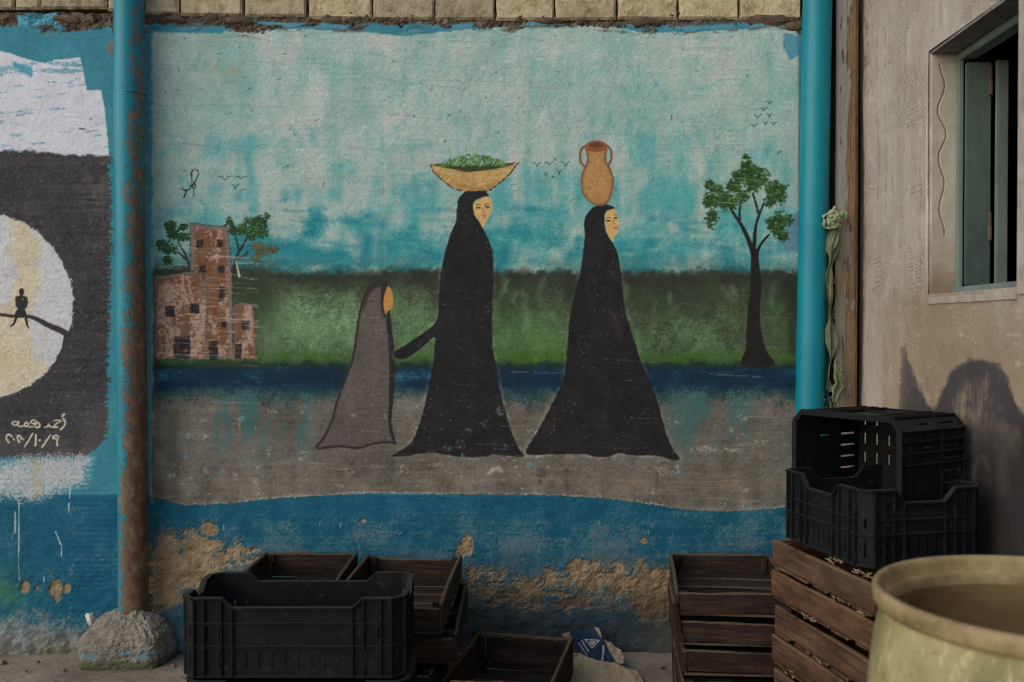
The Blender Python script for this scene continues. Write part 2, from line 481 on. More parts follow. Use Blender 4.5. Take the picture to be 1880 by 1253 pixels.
# dragged brush strokes over the wash
rb_s = np.random.RandomState(404)
skyC = inC.copy()
for i in range(420):
    x = 285 + rb_s.rand() * 1175; y = 90 + rb_s.rand() ** .7 * 400; L = 14 + 48 * rb_s.rand(); wd_ = 4 + 11 * rb_s.rand()
    an = (1.45 + .35 * rb_s.randn()) if rb_s.rand() < .6 else (-.6 + .3 * rb_s.randn())
    if y > 385: an = .12 * rb_s.randn(); L *= 1.6; wd_ *= .7
    g_ = (y - 90) / 400
    c_ = ((186, 192, 183), (120, 172, 164), (70, 152, 156), (30, 120, 134))[min(3, max(0, int(rb_s.rand() * 2.2 + g_ * 2.2 - .3)))]
    dx_, dy_ = math.cos(an) * L / 2, math.sin(an) * L / 2
    pts_ = [(x - dx_, y - dy_), (x + 3 * rb_s.randn(), y), (x + dx_, min(y + dy_, 488))]
    if min(p_[1] for p_ in pts_) < 75: continue
    cv.line(pts_, (wd_ * .6, wd_, wd_ * .4), c_, wd_ * .9, alpha=(.12 + .26 * rb_s.rand()), nz=rag + .8 * tooth, rough=3.2)
# horizon, field, grass, water, path
hor = 497 + 5 * cv.n(160, 40, 13, 2) - 8 * (1 - sm(430, 520, X)) + 5 * sm(900, 1100, X) * 0
dk = np.array([50, 55, 44]) / 255
cv.paint(ALL, inC * np.exp(-((Y - hor + 12) / 12) ** 2) * np.clip(.5 + .7 * n40, 0, 1) * .6, (96, 122, 116)); cv.paint(ALL, inC * np.clip(sm(hor - 10, hor + 10, Y + 8 * n12 + 2.5 * tooth), 0, 1), dk * 255)
fld = np.empty_like(sky)
fld[:] = np.array([68, 84, 58]) / 255
lg = np.exp(-(((X - 560) / 130) ** 2 + ((Y - 590) / 62) ** 2)) + .75 * np.exp(-(((X - 765) / 38) ** 2 + ((Y - 605) / 60) ** 2)) + .55 * np.exp(-(((X - 1000) / 70) ** 2 + ((Y - 625) / 50) ** 2)) + .4 * np.exp(-(((X - 1270) / 90) ** 2 + ((Y - 615) / 45) ** 2))
t = np.clip(lg * .95 + .35 * br + .2 * n12 + .2 * tooth, 0, 1); fld += t[..., None] * (np.array([120, 150, 108]) / 255 - fld)
gm = np.exp(-(((X - 985) / 80) ** 2 + ((Y - 620) / 60) ** 2)) + .6 * np.exp(-(((X - 800) / 80) ** 2 + ((Y - 640) / 60) ** 2))
t = np.clip(gm * .8 + .5 * br2 - .1, 0, 1); fld += t[..., None] * (np.array([76, 114, 62]) / 255 - fld)
t = np.clip(.1 + .9 * cv.n(60, 40, 14, 3) - .6 * lg + .5 * sm(1300, 1450, X), 0, 1) * .7; fld += t[..., None] * (np.array([78, 82, 64]) / 255 - fld)
cv.paint(ALL, inC * sm(hor + 2, hor + 95, Y + 44 * n40 + 9 * tooth + 26 * lg - 14 * sm(820, 1000, X)), fld + (0.02 * n2 + .02 * n4 + .022 * tooth)[..., None])
for i in range(260):
    x = 290 + rb_s.rand() * 1170; y = 520 + rb_s.rand() * 135; L = 10 + 30 * rb_s.rand(); wd_ = 4 + 10 * rb_s.rand()
    an = 1.57 + .5 * rb_s.randn()
    dark = rb_s.rand() < .45 + .35 * (540 - y) / 60 + (.25 if x > 1200 else 0)
    c_ = ((58, 66, 50), (70, 72, 56), (48, 66, 44))[rb_s.randint(3)] if dark else ((104, 140, 92), (76, 120, 62), (124, 156, 116))[rb_s.randint(3)]
    dx_, dy_ = math.cos(an) * L / 2, math.sin(an) * L / 2
    cv.line([(x - dx_, y - dy_), (x, y), (x + dx_, y + dy_)], (wd_ * .6, wd_, wd_ * .4), c_, wd_, alpha=.2 + .35 * rb_s.rand(), nz=rag + .8 * tooth, rough=3.2)
t = np.exp(-(((X - 470) / 40) ** 2 + ((Y - 560) / 70) ** 2)) * .75 + np.exp(-(((X - 1455) / 12) ** 2)) * sm(495, 520, Y); cv.paint(ALL, inC * np.clip(t, 0, 1) * np.clip(.85 + .5 * n12 + .3 * tooth, 0, 1) * (1 - sm(660, 690, Y)), (46, 54, 40))
t = sm(636, 660, Y + 10 * n12); cv.paint(ALL, inC * t * np.clip(.75 + .5 * n12 + .4 * br3, 0, 1), np.array([66, 100, 42]) / 255 + .03 * n4[..., None])
t = sm(660, 672, Y + 7 * n12 + 4 * n4); cv.paint(ALL, inC * t, (34, 52, 42))
t = sm(669, 682, Y + 5 * n12 + 4 * tooth); cv.paint(ALL, inC * t, np.array([20, 48, 68]) / 255 + (.05 * np.clip(br3 + .3 * n12, -1, 1))[..., None] * np.array([.4, 1, 1.3]))
cv.dry(ALL, inC * np.clip(br3 * .9 + .25 * n12, 0, .7) * np.exp(-((Y - 690) / 14) ** 2), (52, 104, 126)); t = sm(704, 726, Y + 9 * n40 + 6 * n12); cv.dry(ALL, inC * t, np.array([44, 74, 74]) / 255 + .03 * n12[..., None])
path = np.empty_like(sky); path[:] = np.array([112, 105, 94]) / 255
path += (0.06 * n40 + .06 * n120 + .04 * vst + .03 * n12 + .03 * hst + .035 * tooth)[..., None]
cv.dry(ALL, inC * sm(712, 756, Y + 16 * n40 + 5 * n12), path, .8)
t = sm(-.05, .55, vst + .25 * n12 + .12) * sm(700, 735, Y) * (1 - sm(760, 885, Y)) * (np.exp(-((X - 430) / 90) ** 2) + np.exp(-((X - 545) / 26) ** 2) * .8 + np.exp(-((X - 1300) / 75) ** 2) * 1.2)
cv.dry(ALL, inC * np.clip(t, 0, .85), (66, 104, 102))
t = np.exp(-((X - 318) / 16) ** 2) * sm(700, 780, Y) * .55; cv.paint(ALL, inC * t, (78, 70, 56))
t = sm(.42, .7, cv.n(30, 14, 15, 3) + .3 * n4) * sm(730, 760, Y); cv.dry(ALL, inC * t * .5, (164, 158, 147))
t = sm(.55, .7, cv.n(22, 26, 16, 3)) * sm(740, 770, Y); cv.dry(ALL, inC * t * .5, (106, 148, 154))
t = np.exp(-((Y - 888) / 16) ** 2) * np.clip(.4 + n40, 0, 1) * .5; cv.paint(ALL, inC * t, (138, 122, 100))
# white edge of the old frame along the bottom of the picture
t = np.exp(-((Y - botC + 1.5 + 2 * n12) / (2.2 + 1.2 * n40)) ** 2) * sm(-.35, .35, cv.n(70, 70, 17, 2) + .25) * (X > 290) * (X < 1440)
cv.dry(ALL, t * .55, (168, 172, 168))
t = np.exp(-((X - 279 - 3 * n40) / 3.0) ** 2) * (Y > 70) * (Y < 925) * np.clip(.55 + n12, 0, 1); cv.paint(ALL, t * .7, (170, 172, 162))
t = np.exp(-((X - 1463 - 2 * n12) / 3.0) ** 2) * (Y > 60) * (Y < 470) * np.clip(.5 + n12, 0, 1); cv.paint(ALL, t * .8, (172, 178, 172))
cv.poly([(1446, 396), (1470, 388), (1470, 468), (1440, 458), (1436, 440)], (92, 128, 146), 5, 5, nz=rag, alpha=.8)
cv.poly([(1440, 62), (1470, 66), (1470, 100), (1450, 110), (1438, 90)], (64, 136, 158), 4, 6, nz=rag, alpha=.8)

# --- painted figures of the central picture
BLK = np.array([33, 33, 34]) / 255
def wear(sl, sd, seed, strength=1.0, col=(150, 140, 126)):
    m = np.clip(.5 - sd / 2, 0, 1)
    cv.paint(sl, m * np.clip(.35 * n40[sl] + .2 * vst2[sl], 0, 1) * .5, (66, 56, 48))
    rs = np.random.RandomState(seed)
    sp = (rs.rand(*sd.shape) > 1 - .006 * strength * np.clip(.2 + 1.8 * n40[sl], 0, 1.5)) & (sd < -2)
    cv.paint(sl, sp * .75, col)
    sp2 = sm(.50, .64, cv.n(16, 2.6, seed, 3)[sl] + .25 * n4[sl])
    cv.paint(sl, m * sp2 * .16 * strength, col)

def black(pts, name, label, seed, smooth=1):
    k = cv.part(name, label)
    sl, sd = cv.poly(pts, BLK * 255, 1.6, 1.0, part=k, smooth=smooth, nz=rag)
    m = np.clip(.5 - sd / 1.6, 0, 1)
    cv.paint(sl, m, np.array([35, 34, 35]) / 255 + (.018 * n40[sl] + .012 * n4[sl] + .012 * n2[sl])[..., None])
    halo = np.exp(-((sd - 3) / 2.5) ** 2) * (sd > 0) * np.clip(.25 + n12[sl], 0, 1)
    cv.paint(sl, halo * .45, (170, 172, 160))
    wear(sl, sd, seed)
    rq = np.random.RandomState(seed + 5); x0_, x1_, y0_, y1_ = cv.X[sl].min(), cv.X[sl].max(), cv.Y[sl].min(), cv.Y[sl].max()
    before = cv.col[sl].copy()
    for i in range(90):
        x, y = x0_ + rq.rand() * (x1_ - x0_), y0_ + rq.rand() * (y1_ - y0_); L = 14 + 40 * rq.rand(); wd_ = 4 + 8 * rq.rand()
        cv.line([(x, y), (x + 4 * rq.randn(), y + L / 2), (x + 6 * rq.randn(), y + L)], (wd_ * .5, wd_, wd_ * .5), (62, 54, 49) if rq.rand() < .6 else (20, 20, 22), wd_, alpha=.12 + .25 * rq.rand(), nz=tooth, rough=2)
    cv.col[sl] = before + (cv.col[sl] - before) * np.clip(.5 - (sd + 2) / 2, 0, 1)[..., None]
    return k, sl, sd

# tree, right
def foliage(clumps, k, c0=(44, 72, 36), c1=(92, 124, 56), seed=1, dens=1.0):
    rs = np.random.RandomState(seed)
    for (cx, cy, r) in clumps:
        m = r * 2
        sl = cv.box(cx - m, cx + m, cy - m, cy + m)
        rr = np.hypot(cv.X[sl] - cx, (cv.Y[sl] - cy) * 1.1) / r
        f = rr + .62 * n12[sl] + .40 * n4[sl]
        mk = np.clip((1.0 - f) * 2.2, 0, 1)
        cv.dry(sl, np.clip(mk * 1.25, 0, 1), np.array(c0) / 255 + (.02 * n4[sl])[..., None])
        cv.pid[sl][mk > .5] = k
    for (cx, cy, r) in clumps:
        for _ in range(int(26 * dens * (r / 14) ** 2)):
            a = rs.rand() * 6.28; q = r * 1.02 * math.sqrt(rs.rand())
            x, y = cx + q * math.cos(a), cy + q * math.sin(a)
            lit = rs.rand() < .24 + .3 * (cy - y) / r
            c = np.array(c1) * (.75 + .4 * rs.rand()) if lit else np.array(c0) * (.7 + .5 * rs.rand())
            L = 1.5 + 2.6 * rs.rand(); an = rs.rand() * 3.14 * .5 - .4
            cv.line([(x, y), (x + L * math.cos(an), y + L * math.sin(an))], 2.0 + rs.rand() * 1.6, c, part=k, alpha=.9)

rs_t = np.random.RandomState(8)
kt = cv.part('painted_tree', 'tall painted tree beside the right blue pipe')
BK = (34, 32, 32)
cv.poly([(1363, 671), (1369, 640), (1371, 605), (1373, 570), (1378, 520), (1379, 480), (1378, 458), (1390, 458), (1395, 492), (1398, 527), (1395, 570), (1398, 610), (1408, 645), (1421, 671)], BK, 2, 1.5, part=kt, nz=rag, smooth=1)
for pts, wd in (([(1384, 468), (1376, 445), (1364, 419), (1352, 400), (1340, 382)], (10, 4)), ([(1384, 466), (1386, 430), (1390, 406), (1402, 374)], (8, 3.5)),
                ([(1392, 391), (1387, 372), (1382, 356)], (4.5, 4)), ([(1358, 404), (1358, 385), (1361, 370)], (5, 3.5)), ([(1388, 476), (1395, 452), (1412, 431)], (6, 3.5))):
    cv.line(pts, wd, BK, 1.6, part=kt, smooth=True, nz=rag, rough=.6)
foliage([(1368, 291, 7), (1370, 303, 11), (1378, 316, 16), (1398, 324, 15), (1362, 328, 18), (1346, 343, 13), (1384, 337, 18), (1364, 360, 13), (1420, 346, 16), (1428, 362, 15), (1414, 368, 13), (1437, 344, 9),
         (1302, 340, 9), (1316, 350, 13), (1308, 370, 17), (1330, 368, 18), (1345, 372, 12), (1308, 396, 13), (1305, 414, 7), (1432, 405, 19), (1418, 412, 14), (1445, 404, 10), (1436, 432, 12), (1426, 426, 12)], kt, seed=4)
for i in range(34):
    x = 1300 + rs_t.rand() * 100; y = 312 + rs_t.rand() * 95; L = 16 + 50 * rs_t.rand()
    cv.line([(x, y), (min(x + L, 1450), y + L * .12)], .8 + .5 * rs_t.rand(), (150, 172, 158), 1.2, alpha=.2 + .35 * rs_t.rand())
# building with two small trees, left
ks = cv.part('painted_tree', 'small painted tree left of the painted tower')
for pts, wd in (([(350, 497), (341, 468), (333, 455), (325, 438)], (4.5, 2.5)), ([(340, 476), (332, 467), (320, 462)], (4, 2))):
    cv.line(pts, wd, (50, 46, 44), 1.6, part=ks, smooth=True)
foliage([(312, 416, 11), (316, 430, 12), (303, 454, 13), (316, 456, 11), (309, 476, 10), (335, 418, 9), (336, 434, 11), (292, 447, 6)], ks, (34, 66, 38), (64, 100, 52), seed=5)
ks2 = cv.part('painted_tree', 'small painted tree right of the painted tower')
for pts, wd in (([(428, 500), (436, 470), (447, 450), (456, 432)], (6, 3)), ([(439, 458), (436, 446), (432, 432)], (5, 3)), ([(440, 474), (450, 470), (456, 462)], (4.5, 2.5))):
    cv.line(pts, wd, (54, 46, 46), 1.6, part=ks2, smooth=True)
foliage([(421, 409, 10), (430, 423, 11), (449, 422, 14), (466, 412, 15), (482, 406, 11), (490, 398, 7), (478, 424, 15), (462, 430, 12)], ks2, (44, 74, 42), (84, 112, 58), seed=6)
foliage([(478, 458, 15), (466, 452, 9), (494, 460, 11), (505, 459, 7), (472, 474, 9)], ks2, (84, 92, 66), (112, 112, 76), seed=7, dens=.6)
kb = cv.part('painted_building', 'painted reddish brown tower house with dark windows')
def block(pts, inset, seed):
    sl, sd = cv.poly(pts, (124, 112, 102), 1.6, 1.2, part=kb, nz=rag)
    m = np.clip(.5 - (sd + inset + 3 * n12[sl]) / 4, 0, 1)
    cv.paint(sl, m * np.clip(.8 + .5 * n12[sl], 0, 1), np.array([122, 78, 54]) / 255 + (.03 * n4[sl])[..., None])
    wv = sm(-.02, .45, cv.n(16, 44, seed, 3)[sl] + .4 * n4[sl] + .28 * sm(430, 640, cv.Y[sl]) - .12)
    cv.dry(sl, m * wv * .68, (184, 156, 136))
    ol = np.exp(-((sd + .5) / 1.3) ** 2) * np.clip(.55 + n4[sl] * 1.2 + .4 * n12[sl], 0, 1)
    cv.paint(sl, ol * .85, (44, 38, 38))
block([(348, 410), (366, 411), (381, 414), (400, 415), (418, 415), (423, 448), (427, 515), (428, 562), (429, 661), (376, 661), (349, 495)], 8, 21)
block([(284, 506), (310, 505), (337, 501), (371, 495), (379, 531), (381, 565), (380, 661), (283, 661)], 4, 22)
block([(429, 560), (444, 557), (464, 560), (469, 598), (471, 661), (429, 661)], 3, 23)
for (cx, cy, a, b_) in ((367, 448, 14, 15), (404, 447, 12, 14), (372, 494, 12, 14), (407, 495, 12, 14), (408, 540, 11, 26), (411, 597, 10, 13), (312, 572, 18, 20), (358, 567, 16, 18), (451, 597, 15, 18), (334, 638, 30, 42), (392, 645, 16, 36), (438, 645, 12, 28)):
    sl, sd = cv.poly([(cx - a/2, cy - b_/2), (cx + a/2, cy - b_/2), (cx + a/2, cy + b_/2), (cx - a/2, cy + b_/2)], None)
    m = np.clip(.5 - (sd + 2.2 * rag[sl]) / 2, 0, 1) * .78; cv.dry(sl, m, (36, 33, 37))
rs = np.random.RandomState(77)
for i in range(70):
    x = 284 + rs.rand() * 170; y = 420 + 240 * rs.rand() ** .7; L = 20 + 70 * rs.rand()
    cv.line([(x, y), (min(x + L, 474), y + L * (.03 + .05 * rs.rand()))], .8 + .7 * rs.rand(), (205, 186, 172), 1.2, alpha=.25 + .4 * rs.rand())
cv.line([(433, 478), (437, 494), (440, 508)], (1.5, 4), (196, 190, 170), 1.2)
# grass at the foot of the building
t = np.exp(-((Y - 667) / 8) ** 2) * (X > 283) * (X < 480) * np.clip(.5 + n12 + .6 * n4, 0, 1); cv.paint(ALL, t * .9, (44, 66, 34))

# girl
kg = cv.part('painted_girl', 'painted small girl in a grey brown robe')
girl = [(700, 513), (684, 519), (672, 535), (663, 559), (657, 586), (651, 629), (645, 662), (633, 695), (618, 735), (609, 768), (593, 802), (580, 824), (621, 822), (660, 825), (681, 818), (712, 814), (728, 816), (724, 802), (718, 777), (721, 741), (725, 698), (724, 644), (719, 607), (712, 586), (706, 574), (704, 550), (709, 532), (712, 519)]
sl, sd = cv.poly(girl, (92, 83, 77), 1.6, 1.0, part=kg, nz=rag, smooth=1)
m = np.clip(.5 - sd / 2, 0, 1)
cv.paint(sl, m, np.array([94, 85, 79]) / 255 + (.035 * n40[sl] + .02 * n4[sl] + .015 * n2[sl] + .03 * vst[sl])[..., None])
cv.paint(sl, m * np.exp(-((sd + 1.5) / (2.4 + 1.0 * n40[sl])) ** 2) * .9, (34, 31, 31))
cv.line([(712, 560), (715, 600), (719, 640), (720, 690), (718, 740), (716, 775), (722, 806)], (5, 9, 10, 11, 8, 5, 6), (40, 36, 36), 3, alpha=.9, smooth=True)
cv.line([(706, 520), (690, 524), (676, 540), (668, 565)], (8, 9, 6, 3), (44, 40, 40), 6, alpha=.8, smooth=True)
cv.line([(704, 520), (702, 545), (706, 572)], (8, 5, 4), (46, 41, 40), 4, alpha=.8, smooth=True)
wear(sl, sd, 31, .9, (164, 155, 142))
kf = cv.part('painted_face', 'painted bare face of the girl')
cv.poly([(714, 526), (720, 536), (722, 552), (720, 566), (713, 572), (708, 576), (704, 560), (706, 542), (710, 530)], (192, 138, 72), 1.5, .8, part=kf, nz=rag, smooth=1)

# woman with the bowl
black([(863, 350), (854, 352), (846, 360), (841, 370), (838, 393), (837, 407), (828, 429), (820, 454), (813, 482), (809, 510), (807, 540), (806, 566), (803, 586), (793, 600), (766, 620), (742, 636), (728, 643), (724, 650), (726, 657), (739, 659), (754, 653), (778, 635), (799, 619), (798, 640), (796, 665), (789, 701), (778, 752), (767, 788), (754, 815), (733, 829), (720, 838), (756, 836), (789, 831), (825, 836), (856, 840), (890, 838), (906, 834), (935, 837), (963, 838), (950, 821), (937, 788), (926, 750), (917, 714), (910, 669), (904, 636), (903, 587), (904, 550), (905, 521), (905, 477), (902, 454), (894, 435), (885, 417), (878, 402), (871, 390), (868, 378), (872, 369), (884, 363), (897, 360), (894, 354), (883, 350)],
      'painted_woman', 'painted woman in black holding the girl, under the bowl', 41)
def dot(x, y, r, c, part=None, a=1.0): cv.line([(x, y), (x + .2, y)], r, c, 1.1, part=part, alpha=a)
kf = cv.part('painted_face', 'painted face of the woman under the bowl')
sl, sd = cv.poly([(869, 379), (872, 371), (882, 366), (895, 361), (901, 366), (903, 379), (902, 390), (897, 399), (890, 411), (886, 417), (880, 407), (872, 396)], (204, 166, 104), 1.4, .4, part=kf, nz=rag, smooth=1)
cv.paint(sl, np.clip(.5 - sd / 1.4, 0, 1), np.array([206, 168, 108]) / 255 + (.03 * n4[sl])[..., None])
for ex, ey, r in ((878, 381.5, 4.6), (895.5, 380.5, 3.8)):
    cv.line([(ex - r, ey + .5), (ex - r * .3, ey - 2), (ex + r * .7, ey - .6), (ex + r, ey + .6), (ex, ey + 2.2), (ex - r, ey + .5)], 1.1, (60, 46, 36), 1)
    dot(ex, ey, 3.2, (190, 180, 160)); dot(ex + .3, ey, 2.8, (34, 30, 30))
    cv.line([(ex - r, ey - 5), (ex, ey - 6.4), (ex + r, ey - 5)], 1.2, (80, 58, 40), 1)
cv.line([(887, 382), (886, 389), (888, 391), (890.5, 391)], 1.0, (132, 92, 60), 1)
cv.line([(884, 395.5), (887, 394.3), (889, 395), (892, 394.3), (893.5, 395.6)], 2.2, (196, 104, 84), 1.2); cv.line([(885.5, 397), (889, 398.2), (892, 397)], 2.4, (204, 116, 96), 1.2)
kw = cv.part('painted_bowl', 'painted shallow bowl of green leaves on the head of the woman')
bowl = [(790, 303), (796, 316), (810, 330), (827, 343), (842, 350), (856, 352), (897, 351), (908, 344), (918, 336), (936, 320), (951, 300), (934, 304), (905, 308), (862, 312), (820, 308)]
sl, sd = cv.poly(bowl, (188, 150, 92), 1.4, .6, part=kw, nz=rag)
m = np.clip(.5 - sd / 1.4, 0, 1)
cv.paint(sl, m, np.array([190, 153, 96]) / 255 + (.04 * n12[sl] + .03 * n4[sl] - .10 * sm(325, 350, cv.Y[sl]))[..., None])
cv.paint(sl, m * sm(.2, .5, cv.n(10, 3, 44, 2)[sl]) * .5, (214, 190, 150))
cv.line([(790, 303), (796, 316), (810, 330), (827, 343), (842, 350), (856, 352), (897, 351), (908, 344), (918, 336), (936, 320), (951, 300)], 1.7, (42, 34, 30), 1.2, nz=n4, rough=1.2, part=kw)
cv.poly([(791, 302), (820, 301), (862, 303), (912, 302), (950, 298), (936, 305), (905, 312), (862, 317), (822, 310)], (84, 68, 48), 2, 1.2, nz=rag, part=kw)
cv.poly([(812, 304), (862, 305), (925, 304), (900, 311), (862, 315), (828, 310)], (56, 72, 38), 2, 1.0, nz=rag, part=kw)
rs = np.random.RandomState(9)
for i in range(420):
    u = rs.rand() * 2 - 1; hgt = (1 - u * u) ** .7
    x = 870 + u * 60; y = 305 - rs.rand() * hgt * 21
    c = ((52, 84, 40), (74, 110, 54), (104, 140, 80), (132, 162, 108))[rs.randint(4)]
    dot(x, y, 2.2 + 2 * rs.rand(), c, kw, .85)

# woman with the jar
black([(1103, 377), (1092, 380), (1085, 385), (1075, 398), (1072, 414), (1074, 431), (1070, 470), (1065, 503), (1052, 555), (1045, 591), (1042, 637), (1037, 691), (1022, 726), (1006, 757), (986, 795), (966, 833), (1017, 834), (1073, 834), (1093, 839), (1119, 838), (1137, 832), (1160, 836), (1208, 837), (1229, 844), (1246, 845), (1248, 841), (1234, 823), (1221, 790), (1206, 734), (1195, 706), (1178, 670), (1165, 629), (1155, 596), (1145, 556), (1139, 495), (1135, 470), (1126, 449), (1118, 437), (1112, 422), (1110, 405), (1111, 393), (1116, 387), (1128, 383), (1121, 378), (1113, 376)],
      'painted_woman', 'painted woman in black walking in front, under the jar', 42)
cv.line([(1124, 575), (1134, 600), (1140, 625)], (4, 9, 4), (72, 56, 50), 8, alpha=.6, smooth=True)
kf = cv.part('painted_face', 'painted face of the woman under the jar')
sl, sd = cv.poly([(1111, 393), (1114, 388), (1127, 384), (1132, 389), (1135, 401), (1137, 411), (1135, 417), (1135, 424), (1132, 430), (1127, 435), (1126, 445), (1120, 438), (1114, 426), (1111, 412)], (206, 168, 108), 1.4, .4, part=kf, nz=rag)
cv.paint(sl, np.clip(.5 - sd / 1.4, 0, 1), np.array([208, 171, 112]) / 255 + (.03 * n4[sl])[..., None])
for ex, ey, r in ((1116.5, 405.5, 3.8), (1130.5, 400.5, 3.0)):
    cv.line([(ex - r, ey + .8), (ex, ey - 1.6), (ex + r, ey), (ex, ey + 1.8), (ex - r, ey + .8)], 1.1, (60, 46, 36), 1); dot(ex, ey, 2.7, (36, 30, 30))
    cv.line([(ex - r, ey - 4.6), (ex, ey - 6), (ex + r, ey - 5.4)], 1.1, (80, 58, 40), 1)
cv.line([(1126, 404), (1128, 411), (1125.5, 412)], 1.0, (140, 98, 64), 1)
cv.line([(1128, 419), (1131.5, 416.5), (1134.5, 416.5)], 2.6, (204, 98, 84), 1.2); cv.line([(1128.5, 420), (1132, 421.5), (1134.5, 420)], 2.4, (206, 108, 92), 1.2)
kj = cv.part('painted_jar', 'painted two handled clay jar on the head of the woman')
for pts in ([(1076, 268), (1068, 274), (1065, 288), (1067, 299), (1073, 306)], [(1113, 267), (1120, 274), (1123, 284), (1121, 296), (1116, 304)]):
    cv.line(pts, 4.2, (132, 82, 54), 1.4, part=kj, smooth=True, nz=rag, rough=.6)
jar = [(1076, 268), (1077, 285), (1077, 298), (1070, 314), (1066, 334), (1069, 354), (1079, 369), (1093, 377), (1111, 376), (1121, 363), (1127, 334), (1123, 314), (1114, 298), (1113, 285), (1113, 268)]
sl, sd = cv.poly(jar, (176, 132, 78), 1.4, .8, part=kj, nz=rag, smooth=1)
m = np.clip(.5 - sd / 1.4, 0, 1)
cv.paint(sl, m, np.array([178, 134, 82]) / 255 + (.03 * n12[sl] + .03 * n4[sl])[..., None])
cv.paint(sl, m * np.exp(-((sd + .5) / 3.2) ** 2) * .8, (112, 70, 46))
cv.paint(sl, m * (1 - sm(262, 292, cv.Y[sl])) * .5, (146, 92, 60))
th = np.linspace(0, 2 * np.pi, 24)[:-1]
cv.poly(np.stack([1095 + 20 * np.cos(th), 268 + 9.5 * np.sin(th)], 1), (142, 88, 58), 1.4, .6, part=kj, nz=rag)
cv.poly(np.stack([1095 + 13 * np.cos(th), 267 + 5 * np.sin(th)], 1), (108, 64, 42), 2)
cv.line([(1077, 275), (1095, 279), (1113, 275)], 1.2, (92, 56, 38), 1)

# birds, scribble
def bird(x, y, a, b_, k, w=1.5, flip=1):
    cv.line([(x - a, y - b_ * .8), (x - a * .45, y - b_ * .75), (x, y + b_ * .4), (x + a * .4, y - b_ * .6), (x + a, y - b_)], w, (46, 48, 48), 1.0, part=k, smooth=True, alpha=.85)
for name, label, lst in (('painted_bird_flock', 'three painted birds over the tower house', [(413, 329, 11, 5), (434, 328, 0, 0), (443, 328, 10, 4), (432, 345, 7, 6)]),
                         ('painted_bird_flock', 'five painted birds between bowl and jar', [(986, 304, 7, 5), (1008, 302, 8, 4), (1038, 303, 9, 6), (1002, 322, 4, 5), (1027, 318, 4, 5), (1015, 326, 2, 2)]),
                         ('painted_bird_flock', 'seven painted birds high beside the right pipe', [(1412, 190, 5, 4), (1402, 202, 7, 4), (1391, 216, 7, 5), (1412, 214, 5, 5), (1405, 229, 4, 5), (1420, 229, 5, 4), (1384, 232, 7, 4)])):
    k = cv.part(name, label)
    for (x, y, a, b_) in lst:
        if a: bird(x, y, a, b_, k)
k = cv.part('painted_scribble', 'looped black signature mark on the pale painted sky')
for pts in ([(333, 346), (340, 350), (351, 345), (358, 334), (364, 322), (363, 314), (357, 312), (352, 318), (353, 338), (356, 350), (355, 361)], [(342, 351), (340, 357), (337, 364)], [(350, 341), (358, 339), (359, 344)]):
    cv.line(pts, 2.2, (36, 34, 34), 1.1, part=k, smooth=True, nz=n4, rough=.8)
# pock marks, hairline cracks and scratches in the sky and path
rs = np.random.RandomState(21)
for i in range(150):
    x = 285 + rs.rand() * 1170; y = 66 + 330 * rs.rand() ** 1.6
    L = 1 + 9 * rs.rand() ** 3; an = rs.rand() * 3.14
    cv.line([(x, y), (x + L * math.cos(an), y + L * math.sin(an))], 1 + 2.2 * rs.rand() ** 2, (78, 72, 62), 1.2, alpha=.35 + .5 * rs.rand())
for i in range(90):
    x = 285 + rs.rand() * 1000; y = 60 + rs.rand() * 400; L = 30 + 120 * rs.rand(); sl_ = .0 + .12 * rs.rand()
    cv.line([(x, y), (x + L * .5, y + L * .5 * sl_), (x + L, y + L * sl_ * 1.6)], .9, (90, 112, 108), 1.4, alpha=.12 + .28 * rs.rand())
for i in range(26):
    x = 850 + rs.rand() * 260; y = 90 + rs.rand() * 160; pts = [(x, y)]
    an = 1.2 + rs.rand() * .9
    for j in range(4):
        an += rs.randn() * .35; pts.append((pts[-1][0] + 14 * math.cos(an), pts[-1][1] + 14 * math.sin(an)))
    cv.line(pts, .9, (96, 104, 98), 1.2, alpha=.4, smooth=True)
for i in range(330):
    x = 285 + rs.rand() * 1150; y = 540 + rs.rand() * 380; L = 12 + 90 * rs.rand() ** 2
    if 720 < x < 1240 and y < 830 and rs.rand() < .5: continue
    cv.line([(x, y), (x + L, y + L * (.01 + .06 * rs.rand()))], .7 + .6 * rs.rand(), (190, 184, 172), 1.2, alpha=.06 + .34 * rs.rand() ** 3, nz=tooth, rough=.8)
for i in range(60):
    x = 300 + rs.rand() * 1130; y = 720 + rs.rand() * 190; r = 3 + 10 * rs.rand()
    sl = cv.box(x - 2 * r, x + 2 * r, y - 2 * r, y + 2 * r)
    rr = np.hypot(cv.X[sl] - x, cv.Y[sl] - y) / r
    if 970 < x < 1240 and y < 835: continue
    cv.paint(sl, np.clip(1 - rr, 0, 1) * np.clip(.3 + 1.6 * n4[sl] + .8 * n12[sl], 0, 1) * .7, (184, 180, 170) if rs.rand() < .7 else (112, 160, 166))
cv.line([(905, 862), (915, 860), (922, 866)], (7, 9, 5), (186, 180, 168), 5, alpha=.6); cv.line([(897, 870), (903, 864)], (6, 8), (186, 180, 168), 5, alpha=.6)

